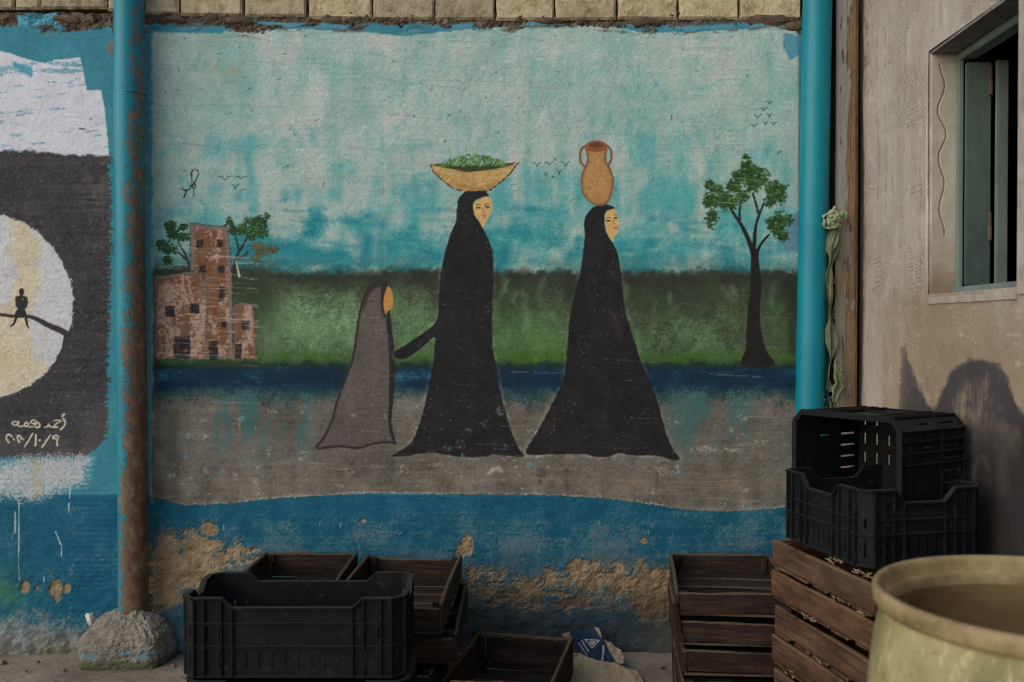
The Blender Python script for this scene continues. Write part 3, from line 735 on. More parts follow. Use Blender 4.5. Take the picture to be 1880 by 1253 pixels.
# --- left picture: moon over dark night
kd = cv.part('painted_night', 'dark charcoal painted night field of the left picture')
ragH = cv.n(46, 3.2, 51, 3)
inL = (1 - sm(-2, 2, X - (203 - 6 * sm(380, 800, Y) - 46 * sm(800, 850, Y)) - 7 * ragH - 5 * tooth - 3 * rag)) * sm(275, 281, Y + 6 * rag - 6 * sm(0, 100, X) * 0 - 8 * sm(40, 160, X)) * (1 - sm(832, 846, Y + 7 * rag))
kwt = cv.part('painted_patch', 'brushed white paint patch above the painted night')
sl, sd = cv.poly([(-900, 80), (0, 94), (20, 99), (50, 109), (84, 118), (100, 111), (147, 106), (152, 127), (159, 166), (186, 166), (192, 201), (198, 262), (200, 296), (150, 300), (-900, 300)], (206, 204, 208), 1.6, 2.4, part=kwt, nz=rag)
m = np.clip(.5 - sd / 2, 0, 1)
cv.paint(sl, m, np.array([208, 206, 210]) / 255 + (.02 * n40[sl] + .02 * n4[sl] + .012 * n2[sl])[..., None])
cv.dry(sl, m * sm(.30, .62, cv.n(40, 7, 52, 3)[sl] + .3 * n12[sl] + .30 * np.exp(-((cv.Y[sl] - 128) / 22) ** 2)) * .62, (96, 152, 164))
cv.poly([(20, 112), (60, 124), (58, 140), (34, 134)], (70, 146, 166), 4, 6, nz=rag, alpha=.85)
cv.line([(146, 236), (156, 238)], (3, 2), (96, 78, 60), 1.4); dot(166, 219, 7, (150, 140, 130), a=.7); cv.line([(158, 242), (178, 240)], 1.6, (120, 106, 92), 1.4, alpha=.7)
night = np.array([62, 59, 60]) / 255 + (.03 * n40 + .03 * n12 * .6 + .02 * n4 + .02 * n2 + .03 * hst)[..., None]
cv.paint(ALL, inL, night + (.03 * tooth)[..., None]); cv.pid[inL > .5] = kd
t = inL * np.exp(-((X - 175) / 26) ** 2) * np.exp(-((Y - 350) / 50) ** 2) * np.clip(.4 + n12 + hst, 0, 1); cv.paint(ALL, t * .7, (104, 96, 84))
t = inL * sm(700, 820, Y) * np.clip(.5 + n40, 0, 1) * .5; cv.paint(ALL, t, (92, 86, 80))
t = inL * sm(.5, .62, cv.n(6, 5, 53, 2) + .2 * n4); cv.paint(ALL, t * .3, (130, 124, 118))
th = np.linspace(0, 2 * np.pi, 80)[:-1]
km = cv.part('painted_moon', 'large painted white and yellow moon')
mr = np.stack([-42 + 176 * np.cos(th), 562 + 173 * np.sin(th)], 1)
sl, sd = cv.poly(mr, (196, 192, 190), 2.4, 3.2, part=km, nz=rag)
m = np.clip(.5 - (sd + 3 * rag[sl] + 3.5 * tooth[sl]) / 3.5, 0, 1)
cv.paint(sl, m, np.array([200, 197, 196]) / 255 + (.03 * n40[sl] + .03 * n4[sl] + .02 * n2[sl])[..., None])
Xs, Ys = cv.X[sl], cv.Y[sl]
yl = sm(-.15, .35, np.exp(-((Xs - 30 - 26 * np.sin(Ys / 60.0)) / 36) ** 2) * 1.1 + .8 * sm(560, 680, Ys) - .5 + .75 * n40[sl] + .25 * br2[sl] - .6 * np.exp(-((Xs - 100) / 30) ** 2) * (Ys < 640) - .5 * np.exp(-(((Xs - 8) / 14) ** 2 + ((Ys - 540) / 50) ** 2)))
cv.paint(sl, m * np.clip(yl * .72 + .15 * tooth[sl], 0, 1), np.array([206, 188, 146]) / 255 + (.03 * n4[sl])[..., None])
cv.paint(sl, m * np.clip(n12[sl] * .8 + n40[sl] - .2, 0, 1) * .35, (150, 146, 146))
cv.paint(sl, m * sm(.55, .68, cv.n(5, 5, 54, 2)[sl]) * .35, (120, 104, 74))
kbr = cv.part('painted_branch', 'dark painted branch across the moon')
BR = (58, 52, 50)
cv.line([(-200, 560), (-60, 572), (0, 578), (26, 581), (51, 581), (67, 586), (88, 597), (109, 606), (126, 615)], (7, 7, 6, 6, 6, 8, 10, 11, 12), BR, 1.6, part=kbr, smooth=True, nz=rag, rough=.8)
cv.line([(122, 616), (116, 640), (104, 664), (92, 688)], (8, 5, 3, 1), BR, 1.6, part=kd)
kfg = cv.part('painted_seated_figure', 'small dark painted figure sitting on the branch')
Q = lambda L: [(x * .1597, 480 + y * .1597) for x, y in L]
cv.poly(Q([(180, 405), (210, 400), (240, 392), (262, 392), (295, 403), (320, 415), (327, 480), (315, 525), (290, 550), (305, 590), (315, 645), (165, 645), (180, 575), (208, 550), (180, 510), (174, 440)]), (50, 46, 45), 1.3, .4, part=kfg, nz=rag)
cv.line(Q([(250, 340), (250, 362)]), 9.5, (46, 42, 42), 1.2, part=kfg); cv.line(Q([(250, 370), (250, 400)]), 5, (46, 42, 42), 1.2, part=kfg)
cv.line(Q([(190, 640), (170, 700), (160, 725), (125, 748)]), (5, 4.5, 4, 2.5), (50, 46, 45), 1.2, part=kfg); cv.line(Q([(298, 640), (310, 700), (314, 735), (332, 765)]), (5, 4.5, 4, 2.5), (50, 46, 45), 1.2, part=kfg)
cv.line(Q([(255, 425), (272, 445)]), 1.4, (170, 150, 110), 1, alpha=.8)
ki = cv.part('painted_inscription', 'pale handwritten Arabic line and date under the moon')
Q = lambda L: [(x * .1756, 740 + y * .1756) for x, y in L]
for pts, wd in (([(662, 165), (682, 205), (665, 250), (635, 280)], 4), ([(684, 118), (648, 126), (664, 134), (640, 148)], 2.6), ([(562, 188), (600, 180), (638, 192), (596, 214), (562, 244)], 3.2),
                ([(606, 252), (560, 256), (520, 246), (508, 222), (500, 244), (470, 256)], 3.2), ([(398, 204), (416, 232), (406, 254), (370, 258)], 3.4),
                ([(378, 196), (352, 180), (322, 196), (342, 216), (378, 212), (380, 190), (378, 222), (352, 248), (306, 250)], 3.2), ([(300, 216), (272, 204), (256, 232), (284, 246), (302, 220)], 3.0),
                ([(258, 240), (214, 246), (186, 230), (198, 192)], 3.0), ([(194, 206), (152, 194), (130, 214), (160, 236), (196, 214)], 3.0),
                ([(92, 412), (70, 376), (74, 340), (104, 332), (124, 352)], 3.6), ([(142, 378), (144, 382)], 3.8), ([(206, 412), (186, 376), (190, 344), (216, 350), (224, 376), (242, 378)], 3.6),
                ([(340, 322), (300, 392), (260, 455)], 3.6), ([(375, 335), (373, 445)], 4), ([(414, 388), (418, 394)], 4), ([(526, 340), (484, 402), (440, 466)], 3.8), ([(606, 450), (596, 410), (612, 354), (568, 344), (558, 368), (602, 376)], 3.4)):
    cv.line(Q(pts), wd * .82, (206, 196, 172), 1.2, part=ki, smooth=True, nz=n4, rough=.9)
kl = cv.part('painted_patch', 'rough white paint patch below the painted night')
sl, sd = cv.poly([(-900, 848), (0, 852), (50, 842), (150, 836), (168, 842), (160, 862), (158, 888), (110, 900), (80, 914), (50, 922), (28, 918), (0, 912), (-900, 910)], None, part=None)
m = np.clip(.5 - (sd + 7 * rag[sl]) / 26, 0, 1) * .84
cv.dry(sl, m, np.array([190, 184, 182]) / 255 + (.03 * n4[sl])[..., None]); cv.pid[sl][(sd + 6 * rag[sl]) < 0] = kl
cv.paint(sl, np.clip(.5 - sd / 4, 0, 1) * np.exp(-((cv.X[sl] - 68) / 8) ** 2) * np.clip(.5 + n12[sl], 0, 1), (176, 158, 110))
for x, y0, y1, w_ in ((35, 918, 1065, 1.6), (28, 940, 978, 2.2), (128, 888, 915, 1.4), (127, 925, 942, 2.6), (102, 976, 1000, 2.4), (113, 1000, 1022, 1.6), (80, 1055, 1068, 1.2)):
    cv.line([(x, y0), (x + (9 if x == 102 else 0), y1)], w_, (178, 190, 190), 1.2, nz=n12, rough=1.0)

# --- lower band: worn blue, lost plaster, grime with the crates' shade painted in
wl = sm(940, 1010, Y)
wl = sm(912, 985, Y + 14 * n40)
t = wl * np.clip(.30 + .75 * n40 + .5 * hst + .35 * n12 + .25 * sm(600, 1000, X) - .22 * (X < 215), 0, 1); cv.dry(ALL, t * .72, (96, 112, 118))
t = sm(960, 1180, Y) * np.clip(-.1 + .8 * n120 + .5 * n12, 0, 1) * .7; cv.dry(ALL, t, (112, 106, 98))
t = np.exp(-((X + 10) / 60) ** 2) * np.exp(-((Y - 1090) / 46) ** 2); cv.paint(ALL, t * np.clip(.8 + n12, 0, 1), (66, 112, 92))
t = sm(1095, 1150, Y + 26 * n40) * (X < 330); cv.dry(ALL, t * np.clip(.55 + .5 * n12, 0, 1), np.array([116, 116, 110]) / 255 + (.05 * n40)[..., None])
t = sm(1140, 1170, Y + 16 * n40) * (X < 330); cv.paint(ALL, t * .85, np.array([118, 108, 94]) / 255 + (.09 * n12 + .05 * n4)[..., None])
t = np.exp(-((Y - 1168 - 10 * n40) / 14) ** 2) * (X < 160) * np.clip(.1 + n12 + n40, 0, 1); cv.dry(ALL, t * .6, (92, 132, 152))
t = sm(1178, 1192, Y + 10 * n12) * (X < 330); cv.paint(ALL, t * np.clip(.4 + n12, 0, 1), (92, 100, 72))
t = sm(1125, 1175, Y + 20 * n40) * (X > 500); cv.paint(ALL, t * .6, (58, 78, 84))  # dark wall foot: moss and crate shadow in one colour
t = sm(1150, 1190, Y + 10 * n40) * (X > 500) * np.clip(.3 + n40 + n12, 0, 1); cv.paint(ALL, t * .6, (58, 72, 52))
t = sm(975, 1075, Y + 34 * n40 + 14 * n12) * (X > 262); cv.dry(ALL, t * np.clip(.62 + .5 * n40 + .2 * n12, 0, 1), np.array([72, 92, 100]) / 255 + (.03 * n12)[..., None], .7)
t = sm(1060, 1150, Y + 30 * n40) * (X > 420); cv.paint(ALL, t * .85, np.array([52, 58, 58]) / 255 + (.04 * n12 + .03 * n40)[..., None])  # grime, darkened to stand in for the shade between the crates
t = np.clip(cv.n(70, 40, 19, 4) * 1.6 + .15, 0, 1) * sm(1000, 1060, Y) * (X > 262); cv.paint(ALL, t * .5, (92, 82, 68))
loss = np.zeros_like(X); dust = np.zeros_like(X)
def lose(cx, cy, rx, ry, bias, seed, sc=34):
    q = ((X - cx) / rx) ** 2 + ((Y - cy) / ry) ** 2
    f = bias - q * .9 + 1.3 * cv.n(sc, sc * .7, seed, 4, .6)
    np.maximum(loss, sm(-.05, .28, f + .22 * tooth), out=loss); np.maximum(dust, sm(-.75, .1, f), out=dust)
lose(345, 1035, 80, 62, .85, 61); lose(300, 1080, 40, 50, .7, 62); lose(430, 1020, 60, 30, .25, 63, 16)
lose(960, 1075, 120, 40, .25, 64); lose(1090, 1062, 120, 36, .55, 65, 26); lose(1195, 1085, 48, 52, .95, 66); lose(1020, 1105, 130, 24, .3, 67, 22); lose(890, 1055, 40, 22, .3, 68, 20)
for cx, cy, rx, ry in ((383, 970, 17, 13), (858, 1002, 13, 20), (846, 1012, 10, 14), (44, 1080, 10, 13), (100, 1080, 14, 16), (104, 1098, 8, 12), (123, 1080, 8, 10), (66, 1080, 4, 5), (666, 956, 6, 5), (1180, 994, 8, 6)):
    q = np.hypot((X - cx) / rx, (Y - cy) / ry) + .45 * n12 + .15 * n4; np.maximum(loss, 1 - sm(.8, .95, q), out=loss)
loss *= (Y > 940); dust *= (Y > 940)
cv.dry(ALL, dust * np.clip(.42 + .5 * n12 + .4 * n40, 0, 1), np.array([118, 106, 88]) / 255 + (.05 * n12)[..., None])
tan = np.array([148, 124, 92]) / 255 + (.07 * n12 + .06 * n40 + .04 * n4)[..., None] 
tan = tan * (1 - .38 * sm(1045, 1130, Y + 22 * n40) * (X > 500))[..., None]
cv.paint(ALL, loss * .95, tan)
edge = np.clip(loss * (1 - loss) * 4, 0, 1); cv.paint(ALL, edge * .4, (120, 120, 112))
for i in range(40):
    x = rs.rand() * 1400; y = 950 + rs.rand() * 130
    cv.line([(x, y), (x + rs.randn() * 1.5, y + 2 + 9 * rs.rand() ** 2)], .8 + 1.2 * rs.rand(), (180, 182, 176), 1.2, alpha=.7)

# --- top: broken plaster edge and dark mortar under the bricks
up = np.interp(xs, [-900, 0, 30, 60, 110, 125, 160, 200, 212, 270, 330, 400, 455, 520, 560, 640, 740, 800, 900, 1000, 1060, 1150, 1230, 1330, 1400, 1450, 1480],
               [40, 42, 40, 48, 40, 50, 52, 44, 60, 40, 36, 42, 52, 48, 46, 42, 44, 40, 44, 42, 40, 46, 46, 44, 40, 44, 58])[None, :]
mort = 1 - sm(-1.5, 2.0, Y - up - 6 + 12 * cv.n(42, 26, 70, 4, .6) + 3 * n4)
fr = (np.exp(-((Y - up - 8) / 9) ** 2)) * sm(.25, .5, cv.n(60, 18, 71, 3)); mort = np.maximum(mort, fr * .9)
cv.paint(ALL, mort, np.array([88, 74, 60]) / 255 + (.07 * n12 + .05 * n4 + .04 * n40)[..., None])
t = mort * sm(.35, .5, cv.n(9, 7, 72, 3)); cv.paint(ALL, t * .6, (150, 132, 104))
# flakes of older blue in the torn edge
blue_t = np.exp(-((Y - topC + 6) / 9) ** 2) * sm(.0, .12, cv.n(46, 13, 73, 3) - .06 + .1 * n12) * (X > 265); cv.paint(ALL, blue_t, np.array([82, 142, 160]) / 255 + .03 * n4[..., None])
np.minimum(mort, 1 - blue_t, out=mort)
t = np.exp(-((blue_t - .5) / .22) ** 2); cv.paint(ALL, t * .7 * (blue_t > .05), (84, 70, 58))
cv.poly([(28, 28), (104, 22), (112, 40), (60, 50), (36, 48)], (84, 150, 168), 3, 5, nz=rag)
cv.poly([(196, 92), (208, 70), (212, 96), (210, 110)], (120, 108, 96), 3, 3, nz=rag)

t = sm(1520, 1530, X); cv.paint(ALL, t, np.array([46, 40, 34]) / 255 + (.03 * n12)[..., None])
# overall grain and thin dirty film
cv.col *= (1 + .035 * n2 + .03 * n4 + .010 * hst + .02 * n40)[..., None]

# relief, metres towards the yard
h = cv.h
h += .0045 * n120 + .0016 * n40 + .0006 * n12 + .0005 * n4 + .00025 * hst + .0004 * cv.n(7, 6, 86, 2)
ridge = np.sin((Y + 6 * cv.n(220, 60, 80, 2) + 1.5 * n12) * 2 * np.pi / 9.5)
rm = .25 + .75 * sm(120, 150, X) * (1 - sm(205, 215, X)) * sm(890, 915, Y) * (1 - sm(1080, 1110, Y))
h += np.where((X < 215) & (Y > 760), .0007 * rm * ridge, .00026 * ridge * np.clip(.2 + 1.2 * n120, 0, 1))
h += np.where((X < 215) & (Y < 860) & (X > 110), .0005 * np.sin((Y - .12 * X) * 2 * np.pi / 7.5) * np.clip(.3 + n40, 0, 1), 0)
h -= loss * (.004 + .004 * n12 + .003 * n4 + .007 * cv.n(20, 18, 81, 4, .6))
h += .0060 * sm(960, 1080, Y) * cv.n(26, 20, 82, 4, .6)
h -= mort * (.004 - .022 * cv.n(22, 16, 83, 4, .65) - .004 * n4)
h += (inC * .0012)
sk = sm(1120, 1205, Y + 22 * n40) * (X < 420)
h += sk * (.04 + .022 * cv.n(60, 40, 84, 4, .6) + .006 * n12)
h += sm(1165, 1215, Y + 12 * n40) * (X >= 420) * (.012 + .01 * n40)

px_x, px_z = Pn(XX.astype(np.float64), YY.astype(np.float64), D)
pos = np.stack([px_x, D - h.astype(np.float64), px_z], -1)
wall = empty('mural_wall', (0, D, 0))
tag(wall, 'long plastered wall with the painted mural of women, field and moon', 'wall', kind='thing')
off = np.array([0, D, 0])
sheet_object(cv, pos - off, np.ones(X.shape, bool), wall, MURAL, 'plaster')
# masonry core behind the plaster
CORE = simple_mat('mortar', rgb(70, 58, 48), rgb(112, 96, 80), 18, 0.95, 0.006)
bm = bmesh.new()
z36 = Pn(940, 38, D)[1]
add_box(bm, -3.85, 1.42, .05, .28, -.1, z36 + .5)
link('masonry_core', bm_mesh('masonry_core', bm), CORE, wall)
# mortar ledge and bricks
def brick_material():
    m, nt, b = new_mat('limestone_brick', 0.92, 0.2)
    v = coords(nt, rnd=True)
    n = noise(nt, v, 20, 8, 0.7)
    c = ramp(nt, n, [(0.3, rgb(142, 126, 98)), (0.5, rgb(196, 180, 146)), (0.72, rgb(214, 202, 172))])
    oi = nt.nodes.new('ShaderNodeObjectInfo')
    tn = ramp(nt, oi.outputs['Random'], [(0, (.74, .73, .72)), (1, (1.08, 1.05, 1.0))])
    nt.links.new(mix(nt, 1.0, c.outputs[0], tn.outputs[0], 'MULTIPLY'), b.inputs['Base Color'])
    bump(nt, b, noise(nt, v, 60, 8, 0.75), 1.0, 0.014)
    return m
BRICK = brick_material()
def brick_mesh(Lx, Lz, Ly, seed):
    """Rough sawn limestone block: a pitted front with chipped arrises, plain sides."""
    nxb, nzb = 34, 10
    bu = np.linspace(-Lx/2, Lx/2, nxb); bv = np.linspace(0, Lz, nzb)
    c = Canvas(*np.meshgrid(bu * 480, bv * 480), bu * 480, bv * 480)
    pit = c.n(14, 12, 300 + seed, 4, .65); chip = c.n(26, 20, 340 + seed, 3, .6)
    U, Vz = np.meshgrid(bu, bv)
    ed = np.minimum(np.minimum(U + Lx/2, Lx/2 - U), np.minimum(Vz, Lz - Vz))
    dep = .0035 * pit + .010 * np.clip(1 - ed / (.007 + .006 * chip), 0, 1)
    jx = .003 * chip * (ed < .001); jz = .004 * pit * (ed < .001)
    front = np.stack([U + jx, dep, Vz + jz], -1).reshape(-1, 3)
    back = np.stack([U, np.full_like(U, Ly), Vz], -1).reshape(-1, 3)
    nn = nxb * nzb; fs = []
    idx = np.arange(nn).reshape(nzb, nxb)
    for j in range(nzb - 1):
        for i in range(nxb - 1): fs.append((idx[j, i], idx[j, i+1], idx[j+1, i+1], idx[j+1, i]))
    rim = list(idx[0, :]) + list(idx[1:, -1]) + list(idx[-1, -2::-1]) + list(idx[-2:0:-1, 0])
    for a, b in zip(rim, rim[1:] + rim[:1]): fs.append((a, a + nn, b + nn, b))
    me = bpy.data.meshes.new('brick'); me.from_pydata(np.concatenate([front, back]).tolist(), [], [tuple(int(q) for q in f) for f in fs]); return me
joints = [-150, -36, 27, 75, 197, 265, 329, 447, 565, 684, 798, 909.5, 1018.5, 1132, 1244.5, 1357, 1472]
bot = [16, 15, 15, 14, 18, 24, 26, 28, 32, 33, 33, 34, 34, 33, 33, 33, 32]
zup = Pn(940, -3, D)[1] - Pn(940, 35, D)[1]
for i in range(len(joints) - 1):
    gap = 3.4 if i % 3 else 2.2
    if i in (6, 7): gap = 6
    x0, z0 = Pn(joints[i] + gap / 2, bot[i] + 3, D); x1, _ = Pn(joints[i + 1] - gap / 2, bot[i] + 3, D)
    o = link('brick', brick_mesh(x1 - x0, zup, .12, i), BRICK, wall)
    o.location = ((x0 + x1) / 2, -.006 + random.uniform(-.003, .003), z0)
    o.rotation_euler = (0, random.uniform(-.008, .008), 0)
    # the course above
    o2 = link('brick', o.data, BRICK, wall); o2.location = (o.location.x + .11, -.006, z0 + zup + .007)

# ---------------------------------------------------------------- side wall with the shuttered window
WX = lambda d: 1.315 - 0.04 * (3.81 - d)
us = np.arange(3.80, 0.6, -0.0055); vs = np.arange(2.95, -0.05, -0.0055)
UU, VV = np.meshgrid(us, vs)
PX, PY = proj(WX(UU), UU, VV)
cw = Canvas(PX, PY, (us[0] - us) * 480, (vs[0] - vs) * 480)
m4 = cw.n(4, 4, 101, 2); m12 = cw.n(12, 12, 102, 3); m40 = cw.n(40, 40, 103, 4); m120 = cw.n(130, 130, 104, 4); mv = cw.n(16, 150, 105, 3)
mr2 = np.random.RandomState(5).rand(*PX.shape).astype(np.float32) * 2 - 1
X2, Y2 = cw.X, cw.Y
cw.col[:] = np.array([160, 152, 140]) / 255 + (.03 * m40 + .03 * m120 + .012 * m4)[..., None]
t = np.clip(.1 + .9 * mv + .5 * m40, 0, 1) * .6; cw.paint(ALL, t, (138, 124, 108))
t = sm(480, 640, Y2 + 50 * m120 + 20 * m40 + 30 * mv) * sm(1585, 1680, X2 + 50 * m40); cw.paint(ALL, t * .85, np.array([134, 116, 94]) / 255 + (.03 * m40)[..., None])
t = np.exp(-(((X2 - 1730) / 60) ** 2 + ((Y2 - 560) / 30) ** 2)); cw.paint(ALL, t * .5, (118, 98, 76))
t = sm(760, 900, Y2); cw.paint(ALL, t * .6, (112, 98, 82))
wv_ = (VV * 480 + 9 * np.sin(UU * 480 / 26.0 + 3 * m120) + 10 * m40 + .25 * UU * 480) % 6.5
ln = np.exp(-((wv_ - 3.2) / 1.0) ** 2) * sm(.05, .35, cw.n(90, 60, 106, 3) + .12)
cw.paint(ALL, sm(.48, .62, cw.n(9, 11, 107, 3)) * .45 * (Y2 < 640), (120, 108, 94)); cw.paint(ALL, sm(.5, .6, cw.n(40, 5, 108, 3)) * .35, (188, 180, 168)); cw.paint(ALL, ln * .62 * (Y2 < 560), (104, 92, 80)); cw.paint(ALL, ln * .45 * (Y2 > 560), (178, 162, 138))
for x in (1611, 1626, 1690):
    t = np.exp(-((X2 - x) / 1.4) ** 2) * (Y2 < 420) * np.clip(.3 + m12, 0, 1); cw.paint(ALL, t * .6, (112, 100, 86))
t = np.exp(-((X2 - 1592) / 9) ** 2) * (Y2 < 180) * np.clip(.2 + m12 + m4, 0, 1); cw.paint(ALL, t * .7, (90, 74, 58))
kmnt = cw.part('painted_peak_and_shade', 'dark painted mountain outline on the side wall, shade painted in below')
GREY = np.array([62, 58, 60])
sl, sd = cw.poly([(1656, 640), (1662, 640), (1672, 676), (1684, 712), (1700, 742), (1714, 752), (1728, 722), (1742, 690), (1760, 672), (1780, 662), (1806, 660), (1832, 670), (1848, 696), (1860, 726), (1878, 758), (1906, 792), (1960, 860), (2400, 1000), (2400, 1700), (1640, 1700), (1648, 800), (1650, 720)], None)
m = np.clip(.5 - (sd + 3 * m12) / 4, 0, 1); cw.pid[(sd + 2 * m12) < 0] = kmnt
crown = np.exp(-((sd + 16 + 8 * m40) / 16) ** 2)
fill = np.clip(.66 + .55 * crown * (Y2 < 790) + .5 * m40 + .3 * m12 + .25 * m4 + .35 * cw.n(5, 34, 109, 3), 0, 1)
soft = np.clip(.5 - (sd + 5 * m12 + 3 * m40 + 3 * m4) / 5, 0, 1)
cw.paint(ALL, soft * fill * .95, GREY)
cw.paint(ALL, soft * (1 - sm(1650, 1690, X2 + .12 * (Y2 - 640))) * .45 * (X2 < 1716), (146, 128, 104))
t = soft * sm(730, 880, Y2 + 26 * m40 + .25 * (X2 - 1790)); cw.paint(ALL, t * .93, np.array([44, 40, 39]) / 255 + (.02 * m40)[..., None])  # mural's dark paint and the lower corner's shade put into one colour
cw.line([(1752, 900), (1758, 850), (1776, 810), (1800, 792), (1826, 806), (1838, 850), (1840, 900)], (14, 16, 18, 20, 18, 16, 14), (70, 64, 62), 16, alpha=.6, smooth=True, nz=m40, rough=9)
cw.line([(1786, 900), (1790, 860), (1802, 838), (1814, 860)], (8, 8, 8, 6), (84, 76, 72), 7, alpha=.75, smooth=True)
cw.col *= (1 + .03 * mr2 + .03 * m4)[..., None]
cw.h += .006 * m120 + .0022 * m40 + .0010 * m12 + .0006 * m4 - .0007 * ln
edge_c = sm(3.70, 3.80, UU + .03 * m40 + .02 * m12); cw.h -= edge_c * .012
W0, W1, WZ0, WZ1 = 2.475, 3.08, 1.351, 2.0975
keep = ~((UU < W1) & (UU > W0) & (VV > WZ0) & (VV < WZ1))
spos = np.stack([WX(UU) - cw.h, UU, VV], -1)
sw = empty('side_wall', (WX(3.0), 3.0, 0)); so = np.array([WX(3.0), 3.0, 0])
tag(sw, 'bare grey plaster side wall with the small shuttered window', 'wall', kind='thing')
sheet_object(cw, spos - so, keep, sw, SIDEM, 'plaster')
PLAST = simple_mat('reveal_plaster', rgb(132, 120, 106), rgb(170, 160, 146), 14, 0.95, 0.004)
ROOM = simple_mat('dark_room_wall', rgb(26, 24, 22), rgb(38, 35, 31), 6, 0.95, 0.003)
bm = bmesh.new()
for (d0, d1, z0, z1) in ((.6, W0, 0, 2.95), (W1 + .006, 3.80, 0, 2.95), (W0, W1 + .006, 0, WZ0 - .004), (W0, W1 + .006, WZ1 + .004, 2.95)):
    add_box(bm, WX(3) + .045 - so[0], WX(3) + .098 - so[0], d0 - 3.0, d1 - 3.0, z0, z1)
link('masonry_core', bm_mesh('masonry_core', bm), PLAST, sw)
# far jamb, seen square on, with a wavy line scored in it
ju = np.arange(0, .112, .0016); jv = np.arange(WZ1 + .01, WZ0 - .02, -.0024)
JU, JV = np.meshgrid(ju, jv)
cj = Canvas(JU * 480, JV * 480, ju * 480, (jv[0] - jv) * 480)
a12 = cj.n(12, 12, 111, 3); a40 = cj.n(40, 40, 112, 3); a4 = cj.n(4, 4, 113, 2)
cj.col[:] = np.array([172, 160, 146]) / 255 + (.04 * a40 + .03 * a12 + .02 * a4)[..., None]
cj.paint(ALL, sm(.072, .1, JU + .008 * a12) * .6, (150, 156, 160))
cj.paint(ALL, (1 - sm(WZ0, WZ0 + .16, JV + .04 * a40)) * .75, (122, 102, 82))
zz = (JV - WZ0) / (WZ1 - WZ0)
wl_ = .045 + .010 * np.sin(zz * 31) * (1 + .3 * np.sin(zz * 11)) + .003 * a40
gr = np.exp(-((JU - wl_) / .0022) ** 2) * (zz > .24) * (zz < .95)
cj.paint(ALL, gr * .5, (96, 80, 66)); cj.h += .0022 * a40 + .0008 * a12 - .004 * gr
cj.h -= .012 * (1 - sm(0, .014, JU)) + 0
jp = np.stack([WX(W1) - .004 + JU, W1 - cj.h, JV], -1)
rev = sheet_object(cj, jp - so, np.ones(JU.shape, bool), sw, SIDEM, 'window_reveal')[0]
def shear(bm, y0=-.2):
    for v in bm.verts: v.co.x += .04 * (v.co.y - y0)     # the side wall is not quite square to the painted one
bm = bmesh.new()
rx = WX(2.8) - so[0]
add_box(bm, rx - .006, rx + .112, W0 - .05 - 3, W0 - 3 + .004, WZ0 - .02, WZ1 + .02)          # near jamb
shear(bm); link('window_reveal', bm_mesh('window_reveal', bm), PLAST, sw)
bm = bmesh.new()
v8 = add_box(bm, rx + .004, rx + .112, W0 + .006 - 3, W1 - .002 - 3, WZ1 - .008, WZ1 + .05)
shear(bm); link('window_lintel', bm_mesh('window_lintel', bm), simple_mat('grey_render', rgb(96, 92, 90), rgb(138, 132, 126), 22, .95, .006), sw)
bm = bmesh.new(); add_box(bm, rx - .004, rx + .112, W0 + .006 - 3, W1 - .002 - 3, WZ0 - .040, WZ0 - .004)
bmesh.ops.bevel(bm, geom=bm.edges[:], offset=.008, segments=2, affect='EDGES')
shear(bm); link('window_sill', bm_mesh('window_sill', bm), PLAST, sw)
TEAL = simple_mat('old_teal_paint', rgb(54, 66, 64), rgb(86, 100, 92), 7, 0.7, 0.002, (1, 1, .4))
TEAL2 = simple_mat('pale_teal_paint', rgb(82, 98, 94), rgb(116, 126, 116), 7, 0.7, 0.002, (1, 1, .4))
win = empty('shuttered_window', (WX(2.8) + .09, 2.8, WZ0))
tag(win, 'old teal wooden window frame with shutters folded inwards', 'window', kind='thing')
wo = Vector(win.location)
def wpart(name, x0, x1, d0, d1, z0, z1, mat, parent=None, bev=.003):
    bm = bmesh.new(); add_box(bm, x0 - wo.x, x1 - wo.x, d0 - wo.y, d1 - wo.y, z0 - wo.z, z1 - wo.z); shear(bm, 0)
    bmesh.ops.bevel(bm, geom=bm.edges[:], offset=bev, segments=2, affect='EDGES')
    return link(name, bm_mesh(name, bm), mat, parent or win)
fx = WX(2.8) + .082
wpart('frame_post', fx, fx + .012, W1 - .034, W1 - .004, WZ0, WZ1 - .02, TEAL2)
wpart('frame_post', fx, fx + .045, W0 + .008, W0 + .032, WZ0, WZ1 - .02, TEAL2)
wpart('frame_head', fx - .002, fx + .047, W0 + .008, W1 - .004, WZ1 - .034, WZ1 - .010, TEAL2)
wpart('frame_rail', fx - .012, fx + .05, W0 + .008, W1 - .004, WZ0 - .002, WZ0 + .020, TEAL2)
lf = wpart('shutter', fx + .015, fx + .089, W1 - .050, W1 - .030, WZ0 + .024, WZ1 - .045, TEAL)
lf2 = wpart('shutter', fx + .096, fx + .130, W1 - .075, W1 - .056, WZ0 + .024, WZ1 - .045, TEAL2)
HINGE = simple_mat('rusty_iron', rgb(70, 50, 38), rgb(104, 84, 68), 40, .8, .002)
for z in (WZ0 + .16, WZ0 + .60):
    bm = bmesh.new(); b0 = Vector((fx + .0925, W1 - .056, z)) - wo
    add_tube(bm, [b0, b0 + Vector((0, 0, .045))], .006, 8); add_tube(bm, [b0 + Vector((0, 0, .047)), b0 + Vector((0, 0, .085))], .0045, 8)
    h_ = link('hinge', bm_mesh('hinge', bm), HINGE, lf)
# the unlit room behind it
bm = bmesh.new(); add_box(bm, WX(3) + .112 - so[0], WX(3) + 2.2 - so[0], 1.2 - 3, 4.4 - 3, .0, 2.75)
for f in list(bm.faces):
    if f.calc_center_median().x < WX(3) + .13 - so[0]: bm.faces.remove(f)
link('inner_room', bm_mesh('inner_room', bm), ROOM, sw)

